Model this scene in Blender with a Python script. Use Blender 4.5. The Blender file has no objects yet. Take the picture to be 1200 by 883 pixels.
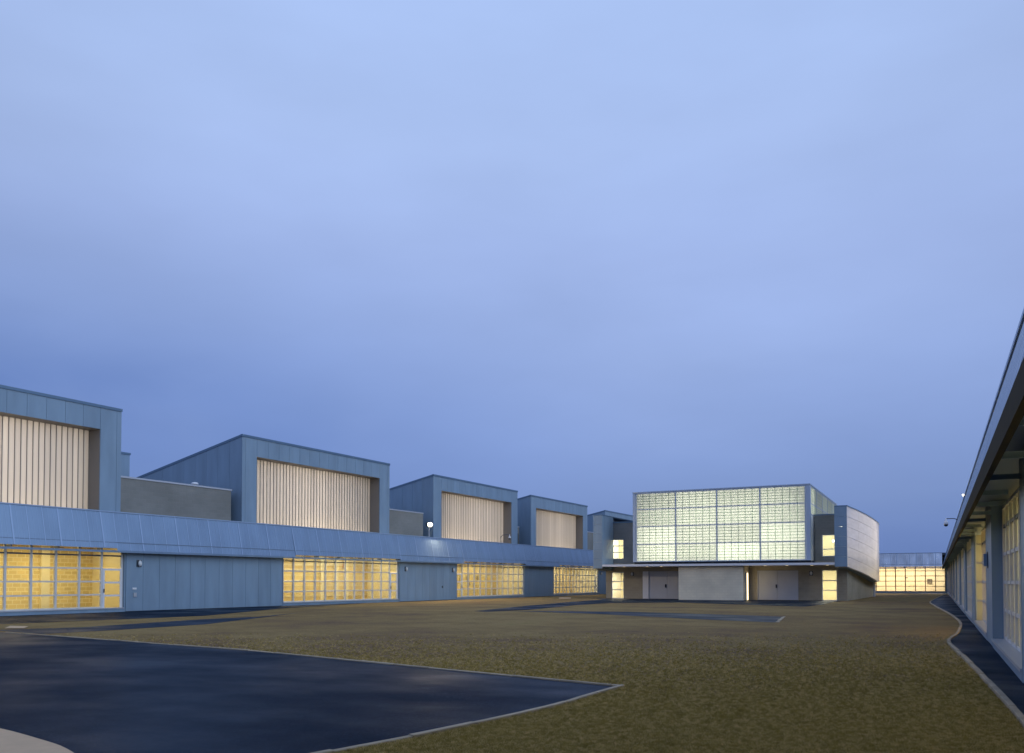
import bpy, bmesh, math, random
from mathutils import Matrix, Vector
random.seed(7)
R = math.radians
scn = bpy.context.scene
col = scn.collection

# ------------------------------------------------------------------ camera
PSI, PITCH, F = math.atan(497.6 / 972.0), R(1.5), 972.0
cd = bpy.data.cameras.new('camera')
cam = bpy.data.objects.new('camera', cd)
col.objects.link(cam)
cam.location = (0, 0, 1.5)
cam.rotation_euler = (R(90) + PITCH, 0, PSI)
cd.sensor_fit = 'HORIZONTAL'
cd.sensor_width = 36.0
cd.lens = F / 1200.0 * 36.0
cd.shift_y = (239.5 - F * math.tan(PITCH)) / 1200.0
cd.clip_start = 0.05
cd.clip_end = 3000
scn.camera = cam

# ------------------------------------------------------------------ render settings
scn.view_settings.view_transform = 'Standard'
scn.view_settings.look = 'None'
scn.view_settings.gamma = 1
scn.view_settings.exposure = 0.0
scn.cycles.use_denoising = True
scn.cycles.use_adaptive_sampling = False
scn.cycles.max_bounces = 8
scn.cycles.transparent_max_bounces = 12
scn.cycles.sample_clamp_indirect = 1.5
scn.cycles.sample_clamp_direct = 6.0
scn.cycles.blur_glossy = 0.5
scn.cycles.caustics_reflective = False
scn.cycles.caustics_refractive = False

# ------------------------------------------------------------------ world: overcast dusk sky
w = bpy.data.worlds.new('World')
scn.world = w
w.use_nodes = True
nt = w.node_tree
N, Lk = nt.nodes, nt.links
N.clear()
out = N.new('ShaderNodeOutputWorld')
bg = N.new('ShaderNodeBackground')
bg2 = N.new('ShaderNodeBackground')
addsh = N.new('ShaderNodeAddShader')
Lk.new(addsh.outputs[0], out.inputs[0])
Lk.new(bg.outputs[0], addsh.inputs[0])
Lk.new(bg2.outputs[0], addsh.inputs[1])
SUN_EL, SUN_ROT = R(4), R(100)
sky = N.new('ShaderNodeTexSky')
sky.sky_type = 'NISHITA'
sky.sun_disc = False
sky.sun_elevation = SUN_EL
sky.sun_rotation = SUN_ROT
Lk.new(sky.outputs[0], bg2.inputs[0])
bg2.inputs[1].default_value = 0.004          # what little of the clear dusk sky gets through the cloud
tc = N.new('ShaderNodeTexCoord')
sep = N.new('ShaderNodeSeparateXYZ')
Lk.new(tc.outputs['Generated'], sep.inputs[0])


def math_node(op, a, b=None, tree=None):
    m = (tree or nt).nodes.new('ShaderNodeMath')
    m.operation = op
    for i, v in enumerate((a, b)):
        if v is None:
            continue
        if isinstance(v, (int, float)):
            m.inputs[i].default_value = v
        else:
            (tree or nt).links.new(v, m.inputs[i])
    return m.outputs[0]


def srgb(r, g, b):
    f = lambda c: (c / 255 / 12.92) if c <= 10 else ((c / 255 + 0.055) / 1.055) ** 2.4
    return (f(r), f(g), f(b), 1)


mp = N.new('ShaderNodeMapping')
mp.inputs['Scale'].default_value = (1.5, 1.5, 3.6)
Lk.new(tc.outputs['Generated'], mp.inputs[0])
nz = N.new('ShaderNodeTexNoise')
nz.inputs['Scale'].default_value = 1.5
nz.inputs['Detail'].default_value = 5
nz.inputs['Roughness'].default_value = 0.5
nz.inputs['Distortion'].default_value = 0.5
Lk.new(mp.outputs[0], nz.inputs[0])
cloud = math_node('SUBTRACT', nz.outputs['Fac'], 0.5)
zz = math_node('ADD', sep.outputs['Z'], math_node('MULTIPLY', cloud, 0.12))
ramp = N.new('ShaderNodeValToRGB')
Lk.new(zz, ramp.inputs[0])
stops = [(0.0, (92, 121, 181)), (0.035, (104, 132, 193)), (0.085, (122, 149, 207)), (0.14, (130, 157, 216)),
         (0.20, (139, 165, 222)), (0.27, (149, 174, 229)), (0.36, (158, 182, 236)), (0.47, (166, 191, 242)),
         (0.60, (168, 195, 246)), (1.0, (164, 191, 245))]
el = ramp.color_ramp.elements
while len(el) < len(stops):
    el.new(0.5)
for e, (p, c) in zip(el, stops):
    e.position = p
    g_ = sum(c) / 3
    e.color = srgb(*[k_ * 0.93 + g_ * 0.07 for k_ in c])
# darker cloud bank low in the west (left of the view)
side = math_node('ADD', math_node('MULTIPLY', sep.outputs['X'], -0.86), math_node('MULTIPLY', sep.outputs['Y'], 0.25))
mr = N.new('ShaderNodeMapRange')
mr.interpolation_type = 'SMOOTHSTEP'
mr.inputs['From Min'].default_value = 0.45
mr.inputs['From Max'].default_value = 1.0
Lk.new(side, mr.inputs['Value'])
mr2 = N.new('ShaderNodeMapRange')
mr2.interpolation_type = 'SMOOTHSTEP'
mr2.inputs['From Min'].default_value = 0.42
mr2.inputs['From Max'].default_value = 0.16
Lk.new(zz, mr2.inputs['Value'])
bank = math_node('MULTIPLY', mr.outputs[0], mr2.outputs[0])
bank = math_node('MULTIPLY', bank, math_node('ADD', 0.85, math_node('MULTIPLY', cloud, 1.8)))
mixc = N.new('ShaderNodeMix')
mixc.data_type = 'RGBA'
Lk.new(bank, mixc.inputs[0])
Lk.new(ramp.outputs[0], mixc.inputs[6])
mixc.inputs[7].default_value = srgb(88, 122, 192)
nz2 = N.new('ShaderNodeTexNoise')
nz2.inputs['Scale'].default_value = 2.6
nz2.inputs['Detail'].default_value = 4
mp2 = N.new('ShaderNodeMapping')
mp2.inputs['Scale'].default_value = (1.2, 1.2, 3.6)
mp2.inputs['Location'].default_value = (3.1, 1.7, 0.4)
Lk.new(tc.outputs['Generated'], mp2.inputs[0])
Lk.new(mp2.outputs[0], nz2.inputs[0])
# sky lightest around the view heading: a vignette worked into its colour
hz_ = N.new('ShaderNodeVectorMath')
hz_.operation = 'MULTIPLY'
hz_.inputs[1].default_value = (1, 1, 0)
Lk.new(tc.outputs['Generated'], hz_.inputs[0])
hn = N.new('ShaderNodeVectorMath')
hn.operation = 'NORMALIZE'
Lk.new(hz_.outputs[0], hn.inputs[0])
hd_ = N.new('ShaderNodeVectorMath')
hd_.operation = 'DOT_PRODUCT'
hd_.inputs[1].default_value = (-0.43, 0.90, 0)
Lk.new(hn.outputs[0], hd_.inputs[0])
mr3 = N.new('ShaderNodeMapRange')
mr3.interpolation_type = 'SMOOTHSTEP'
mr3.inputs['From Min'].default_value = 0.60
mr3.inputs['From Max'].default_value = 1.0
mr3.inputs['To Min'].default_value = 0.80
mr3.inputs['To Max'].default_value = 1.0
Lk.new(hd_.outputs['Value'], mr3.inputs['Value'])
bright = math_node('ADD', 0.88, math_node('MULTIPLY', nz2.outputs['Fac'], 0.24))
bright = math_node('MULTIPLY', bright, mr3.outputs[0])
vm = N.new('ShaderNodeVectorMath')
vm.operation = 'SCALE'
Lk.new(mixc.outputs[2], vm.inputs[0])
Lk.new(bright, vm.inputs['Scale'])
Lk.new(vm.outputs[0], bg.inputs[0])
bg.inputs[1].default_value = 1.0

# soft last daylight from the right
sd = bpy.data.lights.new('sun', 'SUN')
sd.energy = 1.1
sd.angle = R(60)
sd.color = (0.74, 0.88, 1.0)
sun = bpy.data.objects.new('sun', sd)
col.objects.link(sun)
sun.rotation_euler = (R(66), 0, R(83))


# ------------------------------------------------------------------ materials
MATS = {}


def bsdf_mat(name, base, rough=0.6, metal=0.0, noise=0.0, nscale=3.0, bump=0.0, bscale=40.0, spec=0.5, stretch=(1, 1, 1), rnoise=0.0):
    m = bpy.data.materials.new(name)
    m.use_nodes = True
    t = m.node_tree
    b = t.nodes['Principled BSDF']
    b.inputs['Base Color'].default_value = (*base, 1)
    b.inputs['Roughness'].default_value = rough
    b.inputs['Metallic'].default_value = metal
    b.inputs['Specular IOR Level'].default_value = spec
    if noise or bump or rnoise:
        c = t.nodes.new('ShaderNodeTexCoord')
        g = t.nodes.new('ShaderNodeNewGeometry')
        mpn = t.nodes.new('ShaderNodeMapping')
        mpn.inputs['Scale'].default_value = stretch
        t.links.new(g.outputs['Position'], mpn.inputs[0])
    if noise or rnoise:
        n = t.nodes.new('ShaderNodeTexNoise')
        n.inputs['Scale'].default_value = nscale
        n.inputs['Detail'].default_value = 6
        t.links.new(mpn.outputs[0], n.inputs[0])
    if noise:
        r = t.nodes.new('ShaderNodeMapRange')
        r.inputs['From Min'].default_value = 0.3
        r.inputs['From Max'].default_value = 0.7
        r.inputs['To Min'].default_value = 1 - noise
        r.inputs['To Max'].default_value = 1 + noise
        t.links.new(n.outputs['Fac'], r.inputs[0])
        # a little of each piece's own tone
        oi = t.nodes.new('ShaderNodeObjectInfo')
        rv = t.nodes.new('ShaderNodeMapRange')
        rv.inputs['To Min'].default_value = 1 - noise * 0.5
        rv.inputs['To Max'].default_value = 1 + noise * 0.5
        t.links.new(oi.outputs['Random'], rv.inputs[0])
        k = math_node('MULTIPLY', r.outputs[0], rv.outputs[0], t)
        v = t.nodes.new('ShaderNodeVectorMath')
        v.operation = 'SCALE'
        v.inputs[0].default_value = base
        t.links.new(k, v.inputs['Scale'])
        t.links.new(v.outputs[0], b.inputs['Base Color'])
    if rnoise:
        r2 = t.nodes.new('ShaderNodeMapRange')
        r2.inputs['From Min'].default_value = 0.3
        r2.inputs['From Max'].default_value = 0.7
        r2.inputs['To Min'].default_value = max(0.02, rough - rnoise)
        r2.inputs['To Max'].default_value = rough + rnoise
        t.links.new(n.outputs['Fac'], r2.inputs[0])
        t.links.new(r2.outputs[0], b.inputs['Roughness'])
    if bump:
        n2 = t.nodes.new('ShaderNodeTexNoise')
        n2.inputs['Scale'].default_value = bscale
        n2.inputs['Detail'].default_value = 4
        t.links.new(mpn.outputs[0], n2.inputs[0])
        bp = t.nodes.new('ShaderNodeBump')
        bp.inputs['Strength'].default_value = bump
        bp.inputs['Distance'].default_value = 0.02
        t.links.new(n2.outputs['Fac'], bp.inputs['Height'])
        t.links.new(bp.outputs[0], b.inputs['Normal'])
    MATS[name] = m
    return m


def emit_mat(name, color, strength, sampling='NONE'):
    m = bpy.data.materials.new(name)
    m.use_nodes = True
    b = m.node_tree.nodes['Principled BSDF']
    b.inputs['Base Color'].default_value = (*color, 1)
    b.inputs['Emission Color'].default_value = (*color, 1)
    b.inputs['Emission Strength'].default_value = strength
    m.cycles.emission_sampling = sampling
    MATS[name] = m
    return m


def glass_mat(name, tint=(1, 1, 1), gloss=0.10, rough=0.02):
    m = bpy.data.materials.new(name)
    m.use_nodes = True
    t = m.node_tree
    t.nodes.clear()
    o = t.nodes.new('ShaderNodeOutputMaterial')
    mx = t.nodes.new('ShaderNodeMixShader')
    tr = t.nodes.new('ShaderNodeBsdfTransparent')
    tr.inputs[0].default_value = (*tint, 1)
    gl = t.nodes.new('ShaderNodeBsdfGlossy')
    gl.inputs['Roughness'].default_value = rough
    lw = t.nodes.new('ShaderNodeFresnel')
    lw.inputs['IOR'].default_value = 1.5
    k = math_node('MULTIPLY', lw.outputs[0], gloss / 0.04 * 0.5, t)
    k = math_node('MINIMUM', k, 0.6, t)
    t.links.new(k, mx.inputs[0])
    t.links.new(tr.outputs[0], mx.inputs[1])
    t.links.new(gl.outputs[0], mx.inputs[2])
    t.links.new(mx.outputs[0], o.inputs[0])
    MATS[name] = m
    return m


def translucent_mat(name, color, diff=0.3, gloss=0.06):
    m = bpy.data.materials.new(name)
    m.use_nodes = True
    t = m.node_tree
    t.nodes.clear()
    o = t.nodes.new('ShaderNodeOutputMaterial')
    mx = t.nodes.new('ShaderNodeMixShader')
    mx2 = t.nodes.new('ShaderNodeMixShader')
    a = t.nodes.new('ShaderNodeBsdfTranslucent')
    a.inputs[0].default_value = (*color, 1)
    d = t.nodes.new('ShaderNodeBsdfDiffuse')
    d.inputs[0].default_value = (0.7, 0.7, 0.7, 1)
    g = t.nodes.new('ShaderNodeBsdfGlossy')
    g.inputs['Roughness'].default_value = 0.25
    oi = t.nodes.new('ShaderNodeObjectInfo')
    rv = t.nodes.new('ShaderNodeMapRange')
    rv.inputs['To Min'].default_value = 0.86
    rv.inputs['To Max'].default_value = 1.05
    t.links.new(oi.outputs['Random'], rv.inputs[0])
    v = t.nodes.new('ShaderNodeVectorMath')
    v.operation = 'SCALE'
    v.inputs[0].default_value = color
    t.links.new(rv.outputs[0], v.inputs['Scale'])
    t.links.new(v.outputs[0], a.inputs[0])
    mx.inputs[0].default_value = diff
    t.links.new(a.outputs[0], mx.inputs[1])
    t.links.new(d.outputs[0], mx.inputs[2])
    mx2.inputs[0].default_value = gloss
    t.links.new(mx.outputs[0], mx2.inputs[1])
    t.links.new(g.outputs[0], mx2.inputs[2])
    t.links.new(mx2.outputs[0], o.inputs[0])
    MATS[name] = m
    return m


def block_mat(name, base, mortar, bw=0.4, bh=0.2, msize=0.012, rough=0.85, axis='X', var=0.12):
    """masonry laid in running bond; too far away for its joints to be picked apart"""
    m = bpy.data.materials.new(name)
    m.use_nodes = True
    t = m.node_tree
    b = t.nodes['Principled BSDF']
    b.inputs['Roughness'].default_value = rough
    g = t.nodes.new('ShaderNodeNewGeometry')
    sp = t.nodes.new('ShaderNodeSeparateXYZ')
    t.links.new(g.outputs['Position'], sp.inputs[0])
    cb = t.nodes.new('ShaderNodeCombineXYZ')
    t.links.new(math_node('ADD', sp.outputs['X'], sp.outputs['Y'], t), cb.inputs[0])
    t.links.new(sp.outputs['Z'], cb.inputs[1])
    br = t.nodes.new('ShaderNodeTexBrick')
    br.inputs['Scale'].default_value = 1.0
    br.inputs['Brick Width'].default_value = bw
    br.inputs['Row Height'].default_value = bh
    br.inputs['Mortar Size'].default_value = msize
    br.inputs['Color1'].default_value = (*[c * (1 - var) for c in base], 1)
    br.inputs['Color2'].default_value = (*[c * (1 + var) for c in base], 1)
    br.inputs['Mortar'].default_value = (*mortar, 1)
    t.links.new(cb.outputs[0], br.inputs[0])
    n = t.nodes.new('ShaderNodeTexNoise')
    n.inputs['Scale'].default_value = 0.6
    n.inputs['Detail'].default_value = 6
    t.links.new(g.outputs['Position'], n.inputs[0])
    r = t.nodes.new('ShaderNodeMapRange')
    r.inputs['From Min'].default_value = 0.3
    r.inputs['From Max'].default_value = 0.7
    r.inputs['To Min'].default_value = 0.86
    r.inputs['To Max'].default_value = 1.12
    t.links.new(n.outputs['Fac'], r.inputs[0])
    v = t.nodes.new('ShaderNodeVectorMath')
    v.operation = 'SCALE'
    t.links.new(br.outputs['Color'], v.inputs[0])
    t.links.new(r.outputs[0], v.inputs['Scale'])
    t.links.new(v.outputs[0], b.inputs['Base Color'])
    bp = t.nodes.new('ShaderNodeBump')
    bp.inputs['Strength'].default_value = 0.5
    bp.inputs['Distance'].default_value = 0.01
    bp.invert = True
    t.links.new(br.outputs['Fac'], bp.inputs['Height'])
    t.links.new(bp.outputs[0], b.inputs['Normal'])
    MATS[name] = m
    return m


clad = bsdf_mat('blue_grey_cladding', (0.232, 0.328, 0.44), 0.45, 0.1, noise=0.09, nscale=1.8, stretch=(1, 1, 0.2))
clad_side = clad
coping = bsdf_mat('coping_metal', (0.14, 0.22, 0.32), 0.35, 0.4, noise=0.04)
reveal = bsdf_mat('reveal_lining', (0.27, 0.25, 0.23), 0.55, 0.1)
canopy = bsdf_mat('galvanised_canopy', (0.25, 0.35, 0.49), 0.34, 0.5, noise=0.07, nscale=1.4, stretch=(1, 1, 0.35))
seam = bsdf_mat('bright_seam', (0.33, 0.44, 0.62), 0.4, 0.3)
steel = bsdf_mat('aluminium_frame', (0.55, 0.57, 0.62), 0.38, 0.5)
darksteel = bsdf_mat('dark_steel', (0.10, 0.115, 0.14), 0.45, 0.6)
soffit = bsdf_mat('soffit_sheet', (0.20, 0.27, 0.38), 0.5, 0.3)
fascia_m = bsdf_mat('bronze_fascia', (0.060, 0.048, 0.028), 0.8, 0.0, noise=0.08, nscale=6, spec=0.08)
frame_pale = bsdf_mat('pale_window_frame', (0.74, 0.72, 0.70), 0.4, 0.1)
bronze = bsdf_mat('bronze_frame', (0.14, 0.085, 0.05), 0.5, 0.3)
white = bsdf_mat('white_metal', (0.80, 0.80, 0.84), 0.45, 0.0)
white_door = bsdf_mat('white_door_paint', (0.55, 0.56, 0.60), 0.5, noise=0.04, nscale=1.2)
roofm = bsdf_mat('roof_membrane', (0.16, 0.17, 0.19), 0.85, noise=0.1)
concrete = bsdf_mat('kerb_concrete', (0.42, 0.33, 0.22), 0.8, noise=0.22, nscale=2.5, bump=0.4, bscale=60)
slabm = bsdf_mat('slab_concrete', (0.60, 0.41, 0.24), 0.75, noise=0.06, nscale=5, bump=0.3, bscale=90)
block_grey = block_mat('grey_block_masonry', (0.225, 0.225, 0.215), (0.24, 0.24, 0.23), var=0.04)
block_tan = block_mat('tan_ground_face_block', (0.40, 0.355, 0.275), (0.43, 0.385, 0.30), var=0.05)
block_pale = block_mat('pale_glazed_block', (0.80, 0.72, 0.56), (0.74, 0.66, 0.51), var=0.03)
block_int2 = bsdf_mat('mustard_paint', (0.66, 0.50, 0.21), 0.6, noise=0.10, nscale=0.5)
block_int = block_mat('cream_interior_block', (0.70, 0.54, 0.24), (0.84, 0.72, 0.42), msize=0.02, var=0.10)
int_cream = bsdf_mat('cream_paint', (0.80, 0.70, 0.45), 0.6)
int_peach = block_mat('peach_interior_block', (0.80, 0.68, 0.50), (0.74, 0.62, 0.45), var=0.03)
int_white = bsdf_mat('white_paint', (0.82, 0.81, 0.77), 0.7)
int_floor = bsdf_mat('interior_floor', (0.32, 0.27, 0.20), 0.4)
int_door = bsdf_mat('olive_interior_door', (0.34, 0.31, 0.12), 0.5)
int_dark = bsdf_mat('dark_panel', (0.05, 0.05, 0.05), 0.5)
red = bsdf_mat('red_sign', (0.6, 0.06, 0.03), 0.5)
poster_m = bsdf_mat('poster_print', (0.18, 0.15, 0.12), 0.6, noise=0.5, nscale=6)
rubber = bsdf_mat('black_plastic', (0.02, 0.022, 0.03), 0.3)
glass = glass_mat('window_glass', (0.93, 0.95, 0.93), 0.05)
glass_r = glass_mat('misted_glass', (0.75, 0.80, 0.76), 0.06, 0.08)
chan = translucent_mat('channel_glass', (0.84, 0.82, 0.81), 0.22)
kal = translucent_mat('translucent_panel', (0.84, 0.86, 0.81), 0.2)
frost = translucent_mat('frosted_glass', (0.75, 0.76, 0.64), 0.30)
ribm = translucent_mat('green_grey_rib', (0.68, 0.77, 0.68), 0.12)
kmull = bsdf_mat('blue_mullion', (0.46, 0.54, 0.66), 0.4, 0.4)
lamp_warm = emit_mat('warm_tube', (1.0, 0.79, 0.39), 5.0)
lamp_warm2 = emit_mat('bright_warm_tube', (1.0, 0.82, 0.44), 7.0)
lamp_dim = emit_mat('dim_tube', (1.0, 0.88, 0.56), 2.5)
lamp_far = emit_mat('amber_tube', (1.0, 0.74, 0.44), 7.0)
lamp_hall = emit_mat('hall_strip', (1.0, 0.85, 0.66), 3.0)
lamp_gym = emit_mat('gym_lamp', (1.0, 0.97, 0.86), 3.0)
lamp_room = emit_mat('room_lamp', (1.0, 0.93, 0.68), 5.0)
lamp_lens = emit_mat('flood_lens', (1.0, 0.86, 0.56), 60.0)
lamp_small = emit_mat('small_lens', (1.0, 0.88, 0.62), 40.0)
lamp_bay = emit_mat('amber_bay_tube', (1.0, 0.72, 0.30), 6.0)
lamp_side = emit_mat('side_light_tube', (1.0, 0.78, 0.42), 4.0, 'AUTO')
lamp_down = emit_mat('downlight_lens', (1.0, 0.80, 0.50), 2.0)
opal = bsdf_mat('opal_lens', (0.75, 0.77, 0.8), 0.25)

# curved cladding: satin metal that smears reflections up and down
m = bsdf_mat('brushed_zinc', (0.64, 0.67, 0.71), 0.36, 0.95, noise=0.10, nscale=1.3, stretch=(0.4, 0.4, 2.5))
b = m.node_tree.nodes['Principled BSDF']
b.inputs['Anisotropic'].default_value = 0.95
b.inputs['Anisotropic Rotation'].default_value = 0.25
tg = m.node_tree.nodes.new('ShaderNodeTangent')
tg.direction_type = 'RADIAL'
tg.axis = 'Z'
m.node_tree.links.new(tg.outputs[0], b.inputs['Tangent'])
zinc = m
# canopy of the far wing: bare sheet, shinier
m = bsdf_mat('bare_zinc_sheet', (0.55, 0.58, 0.64), 0.26, 0.9, noise=0.25, nscale=1.6, stretch=(1, 1, 0.2))
b = m.node_tree.nodes['Principled BSDF']
b.inputs['Anisotropic'].default_value = 0.8
b.inputs['Anisotropic Rotation'].default_value = 0.25
tg = m.node_tree.nodes.new('ShaderNodeTangent')
tg.direction_type = 'RADIAL'
tg.axis = 'Z'
m.node_tree.links.new(tg.outputs[0], b.inputs['Tangent'])
far_zinc = m


def ground_mat(name, stops, scales, rough, bump, bscale, dist, damp=None, spec=0.5):
    m = bpy.data.materials.new(name)
    m.use_nodes = True
    t = m.node_tree
    b = t.nodes['Principled BSDF']
    b.inputs['Specular IOR Level'].default_value = spec
    g = t.nodes.new('ShaderNodeNewGeometry')
    acc = None
    for s, wgt in scales:
        n = t.nodes.new('ShaderNodeTexNoise')
        n.inputs['Scale'].default_value = s
        n.inputs['Detail'].default_value = 6
        n.inputs['Roughness'].default_value = 0.6
        t.links.new(g.outputs['Position'], n.inputs[0])
        c = math_node('MULTIPLY', math_node('SUBTRACT', n.outputs['Fac'], 0.5, t), wgt, t)
        acc = c if acc is None else math_node('ADD', acc, c, t)
    acc = math_node('ADD', acc, 0.5, t)
    r = t.nodes.new('ShaderNodeValToRGB')
    e = r.color_ramp.elements
    while len(e) < len(stops):
        e.new(0.5)
    for q, (p, c) in zip(e, stops):
        q.position = p
        q.color = (*c, 1)
    t.links.new(acc, r.inputs[0])
    t.links.new(r.outputs[0], b.inputs['Base Color'])
    b.inputs['Roughness'].default_value = rough
    if damp:
        n = t.nodes.new('ShaderNodeTexNoise')
        n.inputs['Scale'].default_value = damp[0]
        n.inputs['Detail'].default_value = 5
        mpn = t.nodes.new('ShaderNodeMapping')
        mpn.inputs['Scale'].default_value = (0.8, 1.2, 1)
        t.links.new(g.outputs['Position'], mpn.inputs[0])
        t.links.new(mpn.outputs[0], n.inputs[0])
        q = t.nodes.new('ShaderNodeMapRange')
        q.inputs['From Min'].default_value = 0.38
        q.inputs['From Max'].default_value = 0.66
        q.inputs['To Min'].default_value = damp[1]
        q.inputs['To Max'].default_value = damp[2]
        t.links.new(n.outputs['Fac'], q.inputs[0])
        t.links.new(q.outputs[0], b.inputs['Roughness'])
    n2 = t.nodes.new('ShaderNodeTexNoise')
    n2.inputs['Scale'].default_value = bscale
    n2.inputs['Detail'].default_value = 5
    t.links.new(g.outputs['Position'], n2.inputs[0])
    bp = t.nodes.new('ShaderNodeBump')
    bp.inputs['Strength'].default_value = bump
    bp.inputs['Distance'].default_value = dist
    t.links.new(n2.outputs['Fac'], bp.inputs['Height'])
    t.links.new(bp.outputs[0], b.inputs['Normal'])
    MATS[name] = m
    return m


lawn_m = ground_mat('dry_lawn', [(0.20, (0.11, 0.070, 0.046)), (0.36, (0.20, 0.127, 0.066)), (0.50, (0.232, 0.158, 0.060)), (0.64, (0.305, 0.208, 0.092)), (0.82, (0.178, 0.148, 0.042))],
                    [(0.09, 0.9), (0.40, 0.85), (2.4, 0.4), (14.0, 0.6), (60.0, 0.6)], 0.95, 0.8, 9.0, 0.08, spec=0.1)
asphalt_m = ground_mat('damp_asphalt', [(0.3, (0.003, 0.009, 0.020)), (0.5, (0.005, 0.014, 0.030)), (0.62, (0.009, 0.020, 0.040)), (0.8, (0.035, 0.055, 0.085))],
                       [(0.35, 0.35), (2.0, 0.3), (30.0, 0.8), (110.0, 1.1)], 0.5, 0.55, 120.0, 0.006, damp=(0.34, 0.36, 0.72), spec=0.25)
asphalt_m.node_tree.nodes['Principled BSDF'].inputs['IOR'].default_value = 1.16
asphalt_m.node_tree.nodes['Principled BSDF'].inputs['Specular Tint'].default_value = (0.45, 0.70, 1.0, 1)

asphalt_far = ground_mat('smooth_asphalt', [(0.3, (0.005, 0.012, 0.026)), (0.7, (0.010, 0.022, 0.044))],
                         [(0.35, 0.5), (6.0, 0.5)], 0.5, 0.3, 60.0, 0.004, damp=(0.5, 0.40, 0.60), spec=0.3)
asphalt_far.node_tree.nodes['Principled BSDF'].inputs['IOR'].default_value = 1.19
asphalt_far.node_tree.nodes['Principled BSDF'].inputs['Specular Tint'].default_value = (0.45, 0.70, 1.0, 1)

# ------------------------------------------------------------------ mesh helpers
PW = {}
CACHE = {}


def link(name, data, parent=None, W=None):
    o = bpy.data.objects.new(name, data)
    col.objects.link(o)
    W = W or Matrix.Identity(4)
    if parent is not None:
        o.parent = parent
        o.matrix_basis = PW[parent.name].inverted() @ W
    else:
        o.matrix_basis = W
    PW[o.name] = W
    return o


def thing(name, label, cat, W, group=None):
    o = link(name, None, None, W)
    o.empty_display_size = 0.3
    o['label'] = label
    o['category'] = cat
    if group:
        o['group'] = group
    return o


def area_lamp(parent, fr, c, sx, sy, aim, power, color):
    ld = bpy.data.lights.new('area', 'AREA')
    ld.shape = 'RECTANGLE'
    ld.size, ld.size_y = sx, sy
    ld.energy = power
    ld.color = color
    d = Vector(aim).normalized()
    q = Matrix.Identity(3)
    x = Vector((1, 0, 0)) if abs(d.x) < 0.9 else Vector((0, 1, 0))
    zc = -d
    yc = zc.cross(x).normalized()
    x = yc.cross(zc)
    for i in range(3):
        q[i][0], q[i][1], q[i][2] = x[i], yc[i], zc[i]
    return link('lamp_light', ld, parent, fr @ Matrix.Translation(c) @ q.to_4x4())


BOXF = [(0, 3, 2, 1), (4, 5, 6, 7), (0, 1, 5, 4), (1, 2, 6, 5), (2, 3, 7, 6), (3, 0, 4, 7)]


def box_data(wd, dp, ht, mat):
    k = (round(wd, 3), round(dp, 3), round(ht, 3), mat.name)
    if k not in CACHE:
        me = bpy.data.meshes.new('box')
        v = [(x, y, z) for z in (0, ht) for x, y in ((0, 0), (wd, 0), (wd, dp), (0, dp))]
        me.from_pydata(v, [], BOXF)
        me.materials.append(mat)
        CACHE[k] = me
    return CACHE[k]


def bx(name, parent, fr, x0, x1, y0, y1, z0, z1, mat):
    return link(name, box_data(x1 - x0, y1 - y0, z1 - z0, mat), parent, fr @ Matrix.Translation((x0, y0, z0)))


def pm(name, parent, fr, verts, faces, mat, smooth=False, kind=None):
    """one mesh from points given in the frame fr"""
    me = bpy.data.meshes.new(name)
    me.from_pydata(verts, [], faces)
    bm = bmesh.new()
    bm.from_mesh(me)
    bmesh.ops.recalc_face_normals(bm, faces=bm.faces[:])
    bm.to_mesh(me)
    bm.free()
    me.materials.append(mat)
    if smooth:
        for p in me.polygons:
            p.use_smooth = True
    o = link(name, me, parent, fr)
    if kind:
        o['kind'] = kind
    return o


class MB:
    def __init__(s):
        s.v, s.f = [], []

    def box(s, x0, x1, y0, y1, z0, z1):
        n = len(s.v)
        s.v += [(x, y, z) for z in (z0, z1) for x, y in ((x0, y0), (x1, y0), (x1, y1), (x0, y1))]
        s.f += [tuple(i + n for i in q) for q in BOXF]
        return s

    def loft(s, rings, cap=True):
        n = len(s.v)
        k = len(rings[0])
        for r in rings:
            s.v += [tuple(p) for p in r]
        for i in range(len(rings) - 1):
            for j in range(k):
                a, b2 = n + i * k + j, n + i * k + (j + 1) % k
                s.f.append((a, b2, b2 + k, a + k))
        if cap:
            s.f.append(tuple(n + j for j in range(k)))
            s.f.append(tuple(n + (len(rings) - 1) * k + j for j in range(k)))
        return s

    def tube(s, pts, rad, k=8):
        rings = []
        for i, p in enumerate(pts):
            p = Vector(p)
            a = Vector(pts[max(i - 1, 0)])
            b2 = Vector(pts[min(i + 1, len(pts) - 1)])
            d = (b2 - a).normalized()
            u = d.cross(Vector((0.13, 0.31, 0.94))).normalized()
            v = d.cross(u)
            rr = rad[i] if isinstance(rad, (list, tuple)) else rad
            rings.append([p + (u * math.cos(t * 2 * math.pi / k) + v * math.sin(t * 2 * math.pi / k)) * rr for t in range(k)])
        return s.loft(rings)

    def lathe(s, c, prof, k=14):
        return s.loft([[(c[0] + r * math.cos(t * 2 * math.pi / k), c[1] + r * math.sin(t * 2 * math.pi / k), c[2] + z) for t in range(k)] for r, z in prof])

    def build(s, name, parent, fr, mat, smooth=False, kind=None):
        return pm(name, parent, fr, s.v, s.f, mat, smooth, kind)


def frame(origin, xdir):
    x = Vector(xdir).normalized()
    y = Vector((-x.y, x.x, 0))
    M = Matrix.Identity(4)
    for i in range(3):
        M[i][0], M[i][1], M[i][2], M[i][3] = x[i], y[i], (0, 0, 1)[i], origin[i]
    return M


AL = math.atan(540 / 972.0) - PSI
U = Vector((math.sin(AL), math.cos(AL), 0))
V = Vector((U.y, -U.x, 0))
FL = frame(V * -36.0, U)                       # left wing: x along it, y into it
FR = frame((1.1, 111.0, 0), (0, -1, 0))        # right wing
FC = Matrix.Identity(4)                        # middle and far buildings

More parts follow.
